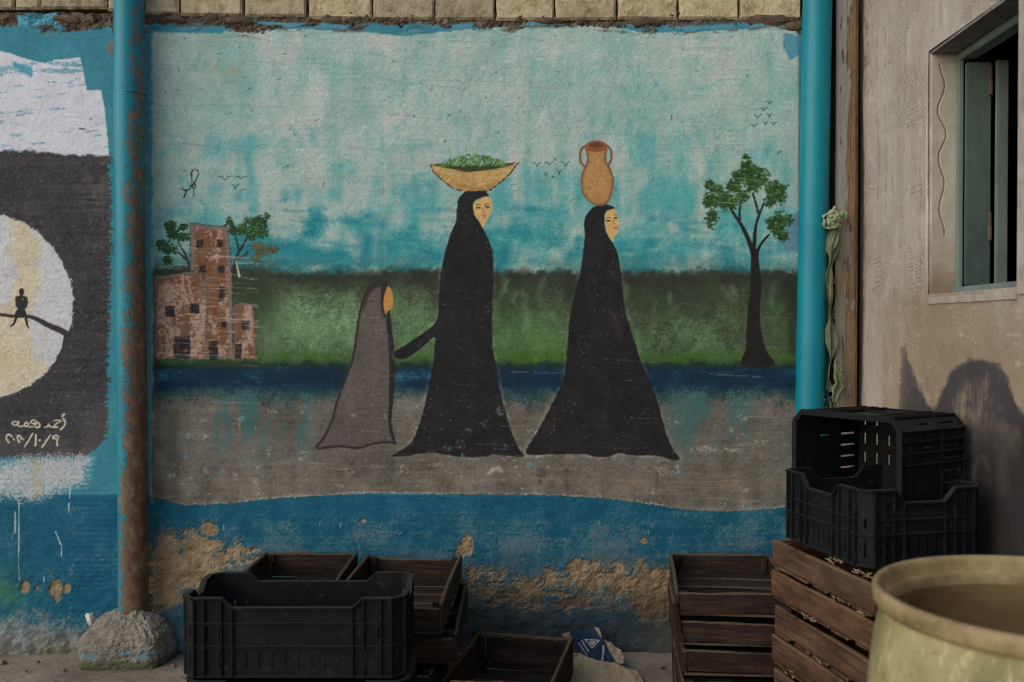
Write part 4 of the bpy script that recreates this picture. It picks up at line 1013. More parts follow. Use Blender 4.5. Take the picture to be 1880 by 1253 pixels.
# ---------------------------------------------------------------- pipes
def pipe(name, label, top, bottom, ztop, zbot, rad, mat, dist, wob=0.0):
    x_t, z_t = Pn(top[0], top[1], dist); x_b, z_b = Pn(bottom[0], bottom[1], dist)
    sl_ = (x_t - x_b) / (z_t - z_b)
    o = empty(name, (x_b + sl_ * (zbot - z_b), dist, 0))
    bm = bmesh.new(); n = 40
    zs = np.linspace(zbot, ztop, 60)
    rings = []
    for z in zs:
        cx = x_b + sl_ * (z - z_b) - o.location.x + wob * math.sin(z * 2.1 + .6)
        rings.append([bm.verts.new((cx + rad * math.cos(2*math.pi*k/n), rad * math.sin(2*math.pi*k/n), z)) for k in range(n)])
    for i in range(len(rings) - 1):
        for k in range(n): bm.faces.new((rings[i][k], rings[i][(k+1) % n], rings[i+1][(k+1) % n], rings[i+1][k]))
    bm.faces.new(rings[0][::-1]); bm.faces.new(rings[-1])
    link('tube', bm_mesh('tube', bm), mat, o, True)
    tag(o, label, 'pipe', 'blue vertical pipes')
    return o
pl = pipe('blue_pipe', 'rusty blue pipe set in a lump of concrete', (238, 0), (243, 1100), 3.0, .10, .0545, PIPE_RUSTY, 3.735, .004)
pr = pipe('blue_pipe', 'clean bright blue pipe beside the timber post', (1501, 0), (1487, 750), 3.0, .0, .0535, PIPE_CLEAN, 3.735)
bm = bmesh.new()   # weld seam / socket on the rusty pipe
zc_ = Pn(238, 172, 3.735)[1]
for k in range(1):
    add_tube(bm, [(0.0, 0, zc_ - .004), (0.0, 0, zc_), (0.0, 0, zc_ + .004)], [.0548, .0560, .0548], 40, False)
j_ = link('joint_ring', bm_mesh('joint_ring', bm), PIPE_RUSTY, pl, True)
j_.location.x = Pn(240, 172, 3.735)[0] - pl.location.x - .0015

# concrete lump at the foot of the rusty pipe
def concrete_lump():
    nu, nvv = 150, 90
    th = np.linspace(0, 2 * np.pi, nu, endpoint=False); tt = np.linspace(0, 1, nvv)
    TH, TT = np.meshgrid(th, tt)
    rs = np.random.RandomState(12)
    # squarish block with a sloping cap
    cc = Canvas(TH * 60, TT * 110, th * 60, tt * 110)
    f1 = cc.n(46, 40, 201, 4, .6); f2 = cc.n(14, 12, 202, 4, .65); f3 = cc.n(4, 4, 203, 3, .7)
    prof = np.interp(TT, [0, .10, .5, .66, .78, .90, 1.0], [.98, 1.02, 1.0, .96, .84, .60, .16])
    sq = (np.abs(np.cos(TH)) ** 7 + np.abs(np.sin(TH)) ** 7) ** (-1 / 7)
    sq = np.interp(TT, [0, .8, 1], [1, 1, 0]) * sq + np.interp(TT, [0, .8, 1], [0, 0, 1])
    rr = prof * sq * (1 + .05 * np.sin(TH * 2 + 1) + .03 * np.sin(TH * 3 + TT * 4))
    stri = np.sin(TH * 40 + TT * 9 + 2 * f1) * np.exp(-((TH - 5.35) / .38) ** 2) * np.exp(-((TT - .72) / .15) ** 2); rr += .035 * stri
    Xc = rr * .140 * np.cos(TH) * (1 + .06 * (1 - TT)); Yc = rr * .105 * np.sin(TH)
    Zc = np.interp(TT, [0, .5, .75, .9, 1], [0, .095, .135, .172, .196]) * (1 + .05 * np.sin(TH * 2 + 2))
    from mathutils import noise as mn
    V = np.stack([Xc, Yc, Zc], -1).reshape(-1, 3)
    for i in range(len(V)):
        p_ = Vector(V[i]); q_ = 1.0 if p_.z > .01 else .3
        d_ = (.008 * mn.fractal(p_ * 12, .8, 2.1, 4) + (.0055) * mn.fractal(p_ * 70 + Vector((5, 1, 2)), .8, 2, 4)) * q_
        n_ = Vector((p_.x, p_.y, .06 if p_.z > .1 else 0)).normalized()
        V[i] = p_ + n_ * d_
    faces = []
    for i in range(nvv - 1):
        for k in range(nu): faces.append((i*nu+k, i*nu+(k+1) % nu, (i+1)*nu+(k+1) % nu, (i+1)*nu+k))
    me = bpy.data.meshes.new('concrete_base'); me.from_pydata(V.tolist(), [], faces)
    zz = Zc; n1 = 1.4 * f2 + .5 * f1; n3 = rs.rand(nvv, nu) * .6 + .4 * f3 + .2
    col = np.empty(Zc.shape + (3,)); col[:] = np.array([132, 123, 108]) / 255
    col += (.05 * n1 + .06 * (n3 - .5))[..., None]
    wp = np.clip(1.2 * f1 + .8 * f2 - .35, 0, 1); col += (wp * .6)[..., None] * (np.array([168, 160, 148]) / 255 - col)
    bl = np.exp(-((zz - .058 - .006 * n1) / .012) ** 2) * np.clip(.45 + 1.6 * n1, 0, 1); col += bl[..., None] * .85 * (np.array([84, 138, 158]) / 255 - col)
    gr = (1 - sm(.026, .044, zz + .010 * n1)); col += (gr * .9)[..., None] * (np.array([86, 90, 66]) / 255 + (.05 * (n3 - .5))[..., None] - col)
    lin = np.clip(s2l(np.clip(col, 0, 1)) / ALB, 0, .85).reshape(-1, 3)
    ca = me.color_attributes.new('Col', 'FLOAT_COLOR', 'POINT')
    ca.data.foreach_set('color', np.concatenate([lin, np.ones((len(lin), 1))], 1).astype(np.float32).ravel())
    return me
CONC = painted_material('rough_concrete', rough=.95, grain=.22, bdist=.010, fine=260)
o = link('concrete_base', concrete_lump(), CONC, pl, False); o.location = (-.005, -.03, -.006)

# white paint lump stuck in the corner by the concrete
def lump(name, loc, size, mat, seed, parent=None, sub=3, amp=.25, rj=.06):
    bm = bmesh.new(); bmesh.ops.create_icosphere(bm, subdivisions=sub, radius=1)
    r = random.Random(seed); ph = [(r.uniform(1, 4), r.uniform(1, 4), r.uniform(1, 4), r.uniform(0, 6)) for _ in range(6)]
    for v in bm.verts:
        q = sum(math.sin(a * v.co.x + b * v.co.y + c * v.co.z + p) for a, b, c, p in ph) / 6
        v.co *= 1 + amp * 2 * q + r.uniform(-rj, rj)
        v.co = Vector((v.co.x * size[0], v.co.y * size[1], v.co.z * size[2]))
    o = link(name, bm_mesh(name, bm), mat, parent, True); o.location = loc; return o
WHITE = simple_mat('white_lime', rgb(176, 170, 158), rgb(206, 202, 192), 30, .95, .006)
p = P(166, 1138, 3.72); o = lump('lime_lump', (p[0], p[1], p[2]), (.016, .016, .026), WHITE, 11, None, 3, .3, .16)
tag(o, 'small white lime lump stuck between wall and concrete foot', 'lump')

# ---------------------------------------------------------------- timber post in the corner
pu = np.arange(0, .086, .0016); pv = np.arange(2.95, 0.0, -.003)
PU, PV = np.meshgrid(pu, pv)
cp = Canvas(PU * 480, PV * 480, pu * 480, (pv[0] - pv) * 480)
PYp = proj(np.full_like(PU, 1.25), np.full_like(PU, 3.72), PV)[1]
q12 = cp.n(8, 60, 121, 3); q40 = cp.n(16, 120, 122, 3); q4 = cp.n(3, 10, 123, 3); qg = cp.n(2.2, 90, 124, 3)
cp.col[:] = np.array([132, 127, 118]) / 255 + (.04 * q40 + .03 * q4)[..., None]
bare = sm(-.15, .1, (PU - .044) / .04 + .8 * q40 + .55 * q12 - .1 + .25 * np.sin(PYp / 46.0))
cp.paint(ALL, bare * .95, np.array([114, 90, 64]) / 255 + (.09 * qg + .05 * q4)[..., None])
cp.paint(ALL, np.exp(-((PYp - 520) / 75) ** 2) * np.clip(.8 + .5 * q12, 0, 1) * .9, np.array([106, 86, 68]) / 255 + (.06 * qg)[..., None])
cp.paint(ALL, sm(600, 720, PYp) * .6, np.array([112, 92, 76]) / 255 + (.05 * qg)[..., None])
cp.paint(ALL, sm(.45, .62, q12 + .3 * q4) * .7, (122, 136, 146))
cp.paint(ALL, sm(.5, .6, cp.n(6, 30, 125, 2) + .3 * q4) * .6, (66, 50, 40))
cp.paint(ALL, (1 - sm(0, .012, PU)) * .55, (84, 74, 64))  # left edge darkened: painted shade next to the pipe
cp.h += .0012 * qg + .001 * q12 - .0015 * bare + .001 * q4
cp.h -= .008 * sm(.070, .086, PU + .004 * q12) + .006 * (1 - sm(0, .008, PU))
x0p = Pn(1535, 300, 3.72)[0]
post = empty('timber_post', (x0p, 3.72, 0)); tag(post, 'weathered timber post with peeling grey paint in the corner', 'post')
pp = np.stack([PU, -cp.h, PV], -1)
sheet_object(cp, pp, np.ones(PU.shape, bool), post, painted_material('weathered_timber', rough=.85, grain=.12, bdist=.001), 'front_face')
bm = bmesh.new(); add_box(bm, .002, .082, .014, .07, 0, 2.95); link('timber_core', bm_mesh('timber_core', bm), WOOD_DARK, post)

# ---------------------------------------------------------------- knotted rag hanging beside the pipe
RAG = simple_mat('green_cotton', rgb(112, 118, 92), rgb(156, 160, 130), 30, .95, .002)
rag_o = empty('knotted_rag', P(1533, 760, 3.70)); tag(rag_o, 'knotted pale green rag hanging between the clean pipe and timber post', 'rag')
ro = Vector(rag_o.location)
def cloth_band(pts, widths, twist, name, seed):
    r = random.Random(seed); bm = bmesh.new(); rows = []
    M = 14; pts = catmull(np.array(pts, np.float32), 8, False); nP = len(pts)
    wd = np.interp(np.linspace(0, 1, nP), np.linspace(0, 1, len(widths)), widths)
    ph = [r.uniform(0, 6) for _ in range(4)]
    for i, q in enumerate(pts):
        a = twist * i / nP + .5 * math.sin(i * .35 + ph[0]); row = []
        for k in range(M):
            t = k / (M - 1) * 2 - 1
            fold = .35 * math.sin(t * 5 + i * .22 + ph[1]) + .2 * math.sin(t * 11 + i * .4 + ph[2])
            ww = wd[i] * (1 + .12 * math.sin(i * .9 + ph[3]))
            row.append(bm.verts.new(Vector((q[0] + math.cos(a) * t * ww, q[1] + math.sin(a) * t * ww * .5 + fold * ww * .7, q[2] + r.uniform(-.001, .001))) - ro))
        rows.append(row)
    for i in range(nP - 1):
        for k in range(M - 1): bm.faces.new((rows[i][k], rows[i][k+1], rows[i+1][k+1], rows[i+1][k]))
    bmesh.ops.solidify(bm, geom=bm.faces[:], thickness=.002)
    return link(name, bm_mesh(name, bm), RAG, rag_o, True)
cloth_band([P(1530, 418, 3.69), P(1526, 440, 3.69), P(1528, 470, 3.69), P(1523, 500, 3.70), P(1524, 545, 3.69), P(1524, 600, 3.69), P(1528, 640, 3.69), P(1521, 690, 3.69), P(1527, 720, 3.69)], [.014, .020, .023, .012, .014, .020, .026, .021, .027, .024], 1.2, 'cloth_strip', 3)
cloth_band([P(1535, 660, 3.68), P(1536, 690, 3.68), P(1540, 710, 3.68), P(1534, 735, 3.68), P(1533, 762, 3.69)], [.006, .012, .028, .014, .010], .8, 'cloth_strip', 5)
cloth_band([P(1536, 424, 3.69), P(1532, 445, 3.68), P(1529, 462, 3.68)], [.012, .016, .006], .5, 'cloth_strip', 8)
# the knot: a crumpled rosette
bm = bmesh.new()
kx = Vector(P(1533, 401, 3.675)) - ro
for ring in range(5):
    r0 = .008 + .0068 * ring; pts = []; rr_ = random.Random(ring)
    a0 = rr_.uniform(0, 6)
    for k in range(26):
        a = a0 + k / 25 * (5.2 + .5 * rr_.random()); wob = 1 + .30 * math.sin(2 * a + ring * 1.7) + .12 * math.sin(5 * a) + rr_.uniform(-.1, .1)
        pts.append(kx + Vector((r0 * wob * math.cos(a), -.020 + .0062 * ring + .004 * math.sin(4 * a + ring), r0 * wob * math.sin(a) * .98)))
    add_tube(bm, pts, [.0050 + .0026 * math.sin(i * 1.9 + ring * 2) for i in range(26)], 7)
link('knot', bm_mesh('knot', bm), RAG, rag_o, True)
lump('knot', kx + Vector((0, .004, 0)), (.031, .018, .031), RAG, 5, rag_o, 3, .2)
bm = bmesh.new(); r = random.Random(4)
for i in range(90):
    q = random.Random(i).choice([(1536, 750, 9, 14), (1530, 560, 7, 70), (1545, 690, 8, 20), (1538, 675, 8, 16), (1521, 745, 6, 20)])
    b = Vector(P(q[0] + r.uniform(-q[2], q[2]), q[1] + r.uniform(-q[3], q[3]), 3.675)) - ro
    e = b + Vector((r.uniform(-.012, .012), r.uniform(-.008, .008), r.uniform(-.035, .008)))
    add_tube(bm, [b, (b + e) / 2 + Vector((r.uniform(-.004, .004), -.002, 0)), e], .0006, 4)
link('frayed_threads', bm_mesh('frayed_threads', bm), RAG, rag_o)['kind'] = 'stuff'

# ---------------------------------------------------------------- wooden crates
PLK = {}
def plank_mesh(L, hgt, thk, var):
    key = (round(L, 3), round(hgt, 3), round(thk, 3), var)
    if key in PLK: return PLK[key]
    r = random.Random(hash(key) % 99991)
    bm = bmesh.new(); n = 9; rings = []
    bow = r.uniform(-.004, .004); tw = r.uniform(-.003, .003)
    ph = r.uniform(0, 6)
    for i in range(n):
        t = i / (n - 1); x = (t - .5) * L + (r.uniform(-.003, .003) if i in (0, n - 1) else 0)
        oy = bow * math.sin(math.pi * t); oz = .0022 * math.sin(4 * t + ph) + r.uniform(-.0012, .0012)
        h2 = hgt / 2 + r.uniform(-.0016, .0016); c = min(.0022, thk * .25)
        rings.append([bm.verts.new((x, oy + a, oz + b)) for a, b in ((-thk/2 + c, -h2), (thk/2 - c, -h2), (thk/2, -h2 + c), (thk/2 + tw * t, h2 - c), (thk/2 - c, h2), (-thk/2 + c, h2), (-thk/2 + tw * t, h2 - c), (-thk/2, -h2 + c))])
    for i in range(n - 1):
        for k in range(8): bm.faces.new((rings[i][k], rings[i][(k+1) % 8], rings[i+1][(k+1) % 8], rings[i+1][k]))
    bm.faces.new(rings[0][::-1]); bm.faces.new(rings[-1])
    PLK[key] = bm_mesh('plank', bm); return PLK[key]

def board(name, L, hgt, thk, loc, rot, mat, parent, var=0):
    me = plank_mesh(L, hgt, thk, var)
    if len(me.materials) == 0: me.materials.append(None)
    o = bpy.data.objects.new(name, me); C.objects.link(o); o.parent = parent
    o.material_slots[0].link = 'OBJECT'; o.material_slots[0].material = mat
    o.location = loc; o.rotation_euler = rot; return o

def wooden_crate(label, corner, rz, Wd, Ln, Hh, mat, seed, group, slats=5, tilt=(0, 0), thk=.011, gap=.0, front_h=None):
    """corner: near left bottom corner; the crate runs Wd to the right and Ln away from the camera."""
    r = random.Random(seed)
    e = empty('wooden_crate', corner, rot=(tilt[0], tilt[1], rz))
    tag(e, label, 'crate', group)
    pi2 = math.pi / 2
    jt = lambda a=.0025: r.uniform(-a, a)
    hz = Hh - gap
    sh = hz - .012
    board('side_plank', Ln, sh, thk, (thk/2, Ln/2, .012 + sh/2), (jt(.02), jt(.012), pi2), mat, e, seed % 5)
    board('side_plank', Ln, sh, thk, (Wd - thk/2, Ln/2, .012 + sh/2), (jt(.02), jt(.012), pi2), mat, e, seed % 4)
    eh = front_h or sh
    board('end_plank', Wd - 2*thk - .002, eh, thk, (Wd/2, thk/2 + .003, .012 + eh/2), (jt(.02), jt(.015), 0), mat, e, (seed + 1) % 5)
    board('end_plank', Wd - 2*thk - .002, eh, thk, (Wd/2, Ln - thk/2 - .003, .012 + eh/2 + jt()), (jt(.02), jt(.015), 0), mat, e, (seed + 2) % 5)
    sw_ = Ln / slats
    for i in range(slats):
        board('bottom_slat', Wd - .004, sw_ * r.uniform(.74, .92), .008, (Wd/2, sw_ * (i + .5) + jt(.006), .006), (pi2, 0, jt(.02)), mat, e, i % 3)
    for cx_, cy_ in ((thk + .013, thk + .018), (Wd - thk - .013, thk + .018), (thk + .013, Ln - thk - .018), (Wd - thk - .013, Ln - thk - .018)):
        board('corner_block', sh * .92, .022, .022, (cx_, cy_, .014 + sh * .46), (0, pi2, 0), mat, e, 7)
    return e

GL, GR, GB = 'dark crates stacked by the rusty pipe', 'dark crates stacked below the tree', 'brown crates stacked under the plastic crates'
# left pair of stacks
S = 0.104
zt = Pn(650, 1013, 3.70)[1]
lab = ['top wooden crate, left one behind the black plastic crate', 'middle crate of the stack hidden behind the black plastic crate', 'lower crate of the stack hidden behind the black plastic crate', 'lowest crate standing behind the front black plastic crates']
for i in range(4):
    wooden_crate(lab[i], (-.925 + (0, .012, -.01, .006)[i] - .0, 3.06, zt - S * (i + 1)), math.radians(-.3 + .8 * i * (-1) ** i), .345, .645, S - .004, WOOD_DARK, 11 + i, GL)
lab = ['top wooden crate, right one, with open slatted floor', 'wooden crate right under the open slatted one, pushed to the right', 'third crate down under the open slatted one', 'crate on the floor below the open slatted stack']
for i in range(4):
    wooden_crate(lab[i], (-.565 + (0, .045, -.03, -.015)[i], 3.045 + (0, .02, .0, .03)[i], zt - .004 - S * (i + 1)), math.radians(-2.4 + (0, 2.0, -1.5, 3)[i]), .352, .645, S - .004, WOOD_DARK, 21 + i, GL, slats=6, front_h=.074)
# right stack, slightly turned
S2 = .0925
zt2 = Pn(1320, 1005, 3.70)[1]
lab = ['uppermost wooden crate below the painted tree, long end plank leaning', 'second wooden crate from the top below the painted tree', 'third crate from the top below the painted tree', 'fourth crate from the top below the painted tree', 'lowest crate of the stack below the painted tree']
for i in range(5):
    wooden_crate(lab[i], (.515 + (0, .008, .022, .018, .0)[i], 3.12 - (0, .0, .005, .02, .0)[i], max(0.0, zt2 - S2 * (i + 1))), math.radians(-7.0 + (0, 1.5, 2.5, 1.2, -1)[i]), .365, .56, S2 - .006, WOOD_DARK, 31 + i, GR, tilt=(0, (-.012, .006, .0, -.008, 0)[i]), gap=.008)
# a loose stave leaning on the stack
st = empty('loose_stave', P(1243, 1180, 3.10)); tag(st, 'loose dark stave leaning at the edge of the right crate stack', 'stave')
a_, b_ = Vector(P(1238, 1105, 3.13)) - Vector(st.location), Vector(P(1246, 1182, 3.10)) - Vector(st.location)
board('plank', (a_ - b_).length, .024, .010, (a_ + b_) / 2, (0, math.pi / 2 - .12, 0), WOOD_DARK, st, 2)
# brown stack in front
A0 = Vector(P(1605, 1064, 2.42)); A1 = Vector(P(1420, 986, 2.95))
ang = math.atan2(-(A1.x - A0.x), (A1.y - A0.y))
Ln = math.hypot(A1.x - A0.x, A1.y - A0.y)
zt3 = (A0.z + A1.z) / 2
S3 = zt3 / 6.6
for i in range(7):
    z = zt3 - S3 * (i + 1)
    lb = ('topmost brown wooden crate, right under the black plastic crate', 'second brown crate from the top of the right stack', 'third brown crate from the top of the right stack', 'fourth brown crate from the top of the right stack', 'fifth brown crate from the top of the right stack', 'sixth brown crate from the top of the right stack', 'lowest brown crate of the right stack')[i]
    if z < -.02: z = 0.0; hh = zt3 - S3 * i - .006
    else: hh = S3 - .006
    wooden_crate(lb, (A0.x + (0, .006, -.008, .004, -.006, .003, 0)[i], A0.y + (0, .02, -.012, .01, -.015, 0, 0)[i], z), ang + (0, .012, -.016, .01, -.012, .006, 0)[i], .345, Ln, hh, WOOD_BROWN, 41 + i, GB, slats=5, gap=.006, thk=.013)

# straw caught between the brown crates
bm = bmesh.new(); r = random.Random(15)
ax = Vector((A1.x - A0.x, A1.y - A0.y, 0)).normalized(); nx = Vector((-ax.y, ax.x, 0))
for lv in range(0, 5):
    for c_ in range(3 if lv < 2 else 1):
        ctr = r.uniform(.01, .20) if lv < 2 else r.uniform(.02, .5)
        for i in range(10):
            b = A0 + ax * (ctr + r.uniform(-.03, .03)) + Vector((0, 0, -S3 * lv + r.uniform(-.004, .004))) + nx * r.uniform(-.012, .008)
            e = b + ax * r.uniform(-.03, .03) - nx * r.uniform(.0, .012) + Vector((0, 0, r.uniform(-.004, .004)))
            add_tube(bm, [b, (b + e) / 2 + Vector((0, 0, r.uniform(-.003, .004))), e], r.uniform(.0007, .0018), 4)
o = link('straw', bm_mesh('straw', bm), simple_mat('pale_straw', rgb(112, 92, 66), rgb(158, 134, 100), 40, .9, .001)); tag(o, 'wisps of pale straw between the brown crates', 'straw', kind='stuff')

# open crate on the floor in the middle
fc = Vector(P(812, 1262, 3.05))
wooden_crate('low wooden crate on the floor below the walking women, turned askew', (-.245, 2.985, .012), math.radians(-12), .345, .60, .14, WOOD_DARK, 61, 'crates on the floor', slats=5)
# painted red board of another crate low in front
rb = empty('red_board', (-.08, 2.80, .0)); tag(rb, 'faded red board at the very bottom edge of the picture', 'board')
RED = wood_material('faded_red_wood', [(0.25, rgb(72, 34, 32)), (0.5, rgb(104, 52, 48)), (0.75, rgb(124, 78, 70))])
zr = Pn(870, 1251, 2.80)[1]
board('plank', .15, zr, .014, (-.02, 0, zr / 2), (0, 0, 0), RED, rb, 1)

# ---------------------------------------------------------------- plastic crates
def cell_panel(bm, xsn, zsn, hole, thk, top=None, M=Matrix()):
    """Panel in the xz plane with real openings: hole(i, j) says which cells are open; top(x) trims the upper edge."""
    nx_, nz_ = len(xsn), len(zsn)
    def pt(i, j, y):
        z = zsn[j]
        if top is not None and j == nz_ - 1: z = top(xsn[i])
        return M @ Vector((xsn[i], y, z))
    vf = {}
    def V(i, j, s):
        if (i, j, s) not in vf: vf[(i, j, s)] = bm.verts.new(pt(i, j, 0 if s == 0 else thk))
        return vf[(i, j, s)]
    sol = lambda i, j: 0 <= i < nx_ - 1 and 0 <= j < nz_ - 1 and not hole(i, j)
    for i in range(nx_ - 1):
        for j in range(nz_ - 1):
            if not sol(i, j): continue
            bm.faces.new((V(i, j, 0), V(i+1, j, 0), V(i+1, j+1, 0), V(i, j+1, 0)))
            bm.faces.new((V(i, j+1, 1), V(i+1, j+1, 1), V(i+1, j, 1), V(i, j, 1)))
            for (di, dj, a, b) in ((-1, 0, (i, j), (i, j+1)), (1, 0, (i+1, j), (i+1, j+1)), (0, -1, (i, j), (i+1, j)), (0, 1, (i, j+1), (i+1, j+1))):
                if not sol(i + di, j + dj):
                    bm.faces.new((V(*a, 0), V(*b, 0), V(*b, 1), V(*a, 1)))

def slotted(Lx, Hh, thk, z0, cz, dip, rows, pitch, sw_, M, rib_out):
    """One crate wall: raised corners of width cz, a dip between them, rows of slots, ribs on the outside."""
    bm = bmesh.new()
    n = max(3, int((Lx - .03) / pitch)); off_ = (Lx - n * pitch) / 2
    xsn = [0.0]; holes = set()
    for k in range(n):
        a = off_ + k * pitch + (pitch - sw_) / 2
        xsn += [a, a + sw_]
    for q in (cz, cz + .03, Lx - cz - .03, Lx - cz):
        xsn.append(q)
    xsn.append(Lx); xsn = sorted(set(round(v, 5) for v in xsn))
    xsn = [v for i, v in enumerate(xsn) if i == 0 or v - xsn[i-1] > .0008]
    zsn = [z0]
    for a, b in rows: zsn += [a, b]
    zsn += [Hh - .03 - dip, Hh]
    def hole(i, j):
        xm = (xsn[i] + xsn[i+1]) / 2; zm = (zsn[j] + zsn[j+1]) / 2
        k = int((xm - off_) / pitch) if xm > off_ else -1
        if k < 0 or k >= n: return False
        f = xm - off_ - k * pitch
        if abs(f - pitch / 2) > sw_ / 2: return False
        for ri, (a, b) in enumerate(rows):
            if a < zm < b:
                if ri == 0: return True
                return xm < cz + .01 or xm > Lx - cz - .01
        return False
    def top(x):
        return Hh - dip * (sm(cz, cz + .03, x) - sm(Lx - cz - .03, Lx - cz, x)) if dip else Hh
    top_ = lambda x: float(top(x))
    cell_panel(bm, xsn, zsn, hole, thk, top_, M)
    panel = bm
    rb_ = bmesh.new()
    ribs = []
    def rbox(x0, x1, y0, y1, za, zb):
        q_ = bmesh.new(); ribs.append(q_)
        for v in add_box(q_, x0, x1, y0, y1, za, zb): v.co = M @ v.co
    for x in (.0, .028, cz - .004, cz + .026, Lx - cz - .03, Lx - cz, Lx - .032, Lx - .004):
        rbox(x, x + .004, -rib_out, .0005, z0, top_(min(max(x + .002, 0), Lx)) - .002)
    for za in (z0, rows[0][1] + .012, Hh - dip - .045):
        rbox(.001, Lx - .001, -rib_out * .8, .0004, za, za + .004)
    # rim lip, following the dip
    seg = [0, cz, cz + .03, Lx - cz - .03, Lx - cz, Lx]
    for a, b in zip(seg[:-1], seg[1:]):
        vs_ = []
        for x in (a, b):
            for y in (-rib_out * 1.25, thk * 1.3):
                for dz in (-.004, .0015): vs_.append(rb_.verts.new(M @ Vector((x, y, top_(x) + dz))))
        for f in ((0, 1, 3, 2), (4, 6, 7, 5), (0, 4, 5, 1), (2, 3, 7, 6), (1, 5, 7, 3), (0, 2, 6, 4)): rb_.faces.new([vs_[i] for i in f])
    return panel, rb_, ribs

def plastic_crate(label, loc, rot, Wx, Wy, Hh, group=None, dip=.03, cz=.1, cz2=None, pitch=.036, sw_=.006):
    e = empty('plastic_crate', loc, rot=rot); tag(e, label, 'crate', group)
    thk, ro_ = .004, .009
    rows = [(.030, .030 + Hh * .22), (Hh * .50, Hh * .64)]
    T = Matrix.Translation
    ch = .026
    Rz = lambda a: Matrix.Rotation(a, 4, 'Z')
    for Lx, cc, M in ((Wx, cz, T((ch, 0, 0))), (Wx, cz, T((Wx - ch, Wy, 0)) @ Rz(math.pi)),
                      (Wy, cz2 or cz * .8, T((0, Wy - ch, 0)) @ Rz(-math.pi/2)), (Wy, cz2 or cz * .8, T((Wx, ch, 0)) @ Rz(math.pi/2))):
        pb, rb_, ribs = slotted(Lx - 2 * ch, Hh, thk, .008, cc - ch, dip, rows, pitch, sw_, M, ro_)
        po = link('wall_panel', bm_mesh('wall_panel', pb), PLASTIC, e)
        link('rim', bm_mesh('rim', rb_), PLASTIC, po)
        for q_ in ribs: link('rib', bm_mesh('rib', q_), PLASTIC, po)
    for (cx_, cy_, a) in ((0, ch, -math.pi/4), (Wx - ch, 0, math.pi/4), (Wx, Wy - ch, 3*math.pi/4), (ch, Wy, -3*math.pi/4)):
        bm = bmesh.new(); Lc = ch * math.sqrt(2); M = T((cx_, cy_, 0)) @ Rz(a)
        cell_panel(bm, [0, Lc * .42, Lc * .58, Lc], [.008, rows[0][0], rows[0][1], rows[1][0], rows[1][1], Hh], lambda i, j: i == 1 and j in (1, 3), thk, None, M)
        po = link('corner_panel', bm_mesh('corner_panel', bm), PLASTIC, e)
        for za, zb_, out in ((.008, .012, .006), (rows[0][1] + .012, rows[0][1] + .016, .006), (Hh - .0035, Hh + .0015, .010)):
            bm = bmesh.new()
            for v in add_box(bm, -.004, Lc + .004, -out, .0004, za, zb_): v.co = M @ v.co
            link('rib', bm_mesh('rib', bm), PLASTIC, po)
    bm = bmesh.new()
    ins = .004; W2, H2 = Wx - 2 * ins, Wy - 2 * ins
    kx_, ky_ = 6, 8
    xsn = sorted([v for k in range(kx_) for v in (ins + (k + .22) * W2 / kx_, ins + (k + .78) * W2 / kx_)] + [ins, Wx - ins]); ysn = sorted([v for k in range(ky_) for v in (ins + (k + .42) * H2 / ky_, ins + (k + .58) * H2 / ky_)] + [ins, Wy - ins])
    cell_panel(bm, xsn, ysn, lambda i, j: i % 2 == 1 and j % 2 == 1 and (i * 3 + j * 7) % 5 != 0, .005, None, Matrix.Translation((0, 0, .007)) @ Matrix.Rotation(math.pi/2, 4, 'X'))
    for v in bm.verts: v.co.y = abs(v.co.y) if v.co.y < 0 else v.co.y
    for v in bm.verts:                      # keep the base inside the chamfered corners
        for sx_, sy_ in ((0, 0), (Wx, 0), (0, Wy), (Wx, Wy)):
            if abs(v.co.x - sx_) < .005 and abs(v.co.y - sy_) < .005: v.co.x += math.copysign(ch * .5, Wx / 2 - sx_); v.co.y += math.copysign(ch * .5, Wy / 2 - sy_)
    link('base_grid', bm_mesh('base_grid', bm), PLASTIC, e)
    return e

GP = 'black plastic crates in front of the rusty pipe'
fl = Vector(P(337, 1098, 2.70)); fr_ = Vector(P(737, 1094, 2.70))
Wc = fr_.x - fl.x; Hc = .225
zb = fl.z - Hc
plastic_crate('upper black plastic crate with slots, front left', (fl.x, 2.70, zb), (0, 0, 0), Wc, .275, Hc, GP, dip=.026, cz=.105, cz2=.085)
plastic_crate('lower black plastic crate carrying the front left one, mostly below the picture', (fl.x + .01, 2.695, 0.0), (0, 0, 0), Wc, .275, zb - .002, GP, dip=.030, cz=.105, cz2=.085)
# right pair, on the brown crates
B0 = Vector(P(1585, 1055, 2.50)); B1 = Vector(P(1440, 997, 2.89))
angb = math.atan2(-(B1.x - B0.x), (B1.y - B0.y)); Lb = math.hypot(B1.x - B0.x, B1.y - B0.y)
GQ = 'black plastic crates on the brown stack'
plastic_crate('black plastic crate standing upright on the brown crates', (B0.x, B0.y, zt3 + .004), (0, 0, angb), .345, Lb, .203, GQ, dip=.034, cz=.085, cz2=.105, pitch=.026)
U0 = Vector(P(1650, 775, 2.60)); U1 = Vector(P(1460, 775, 2.90))
angu = math.atan2(-(U1.x - U0.x), (U1.y - U0.y)); Lu = math.hypot(U1.x - U0.x, U1.y - U0.y)
zlo = zt3 + .02
# lies on its side: its own height runs to the right, its mouth turned to the left
Mu = Matrix.Translation((U0.x, U0.y, zlo)) @ Matrix.Rotation(angu, 4, 'Z') @ Matrix(((0, 0, -1, .285), (0, 1, 0, 0), (1, 0, 0, 0), (0, 0, 0, 1)))
up_ = plastic_crate('black plastic crate tipped on its side, mouth to the left', (0, 0, 0), (0, 0, 0), U0.z - zlo, Lu, .285, GQ, dip=.0, cz=.09, pitch=.034)
up_.matrix_world = Mu
up_.location, up_.rotation_euler = Mu.to_translation(), Mu.to_euler()

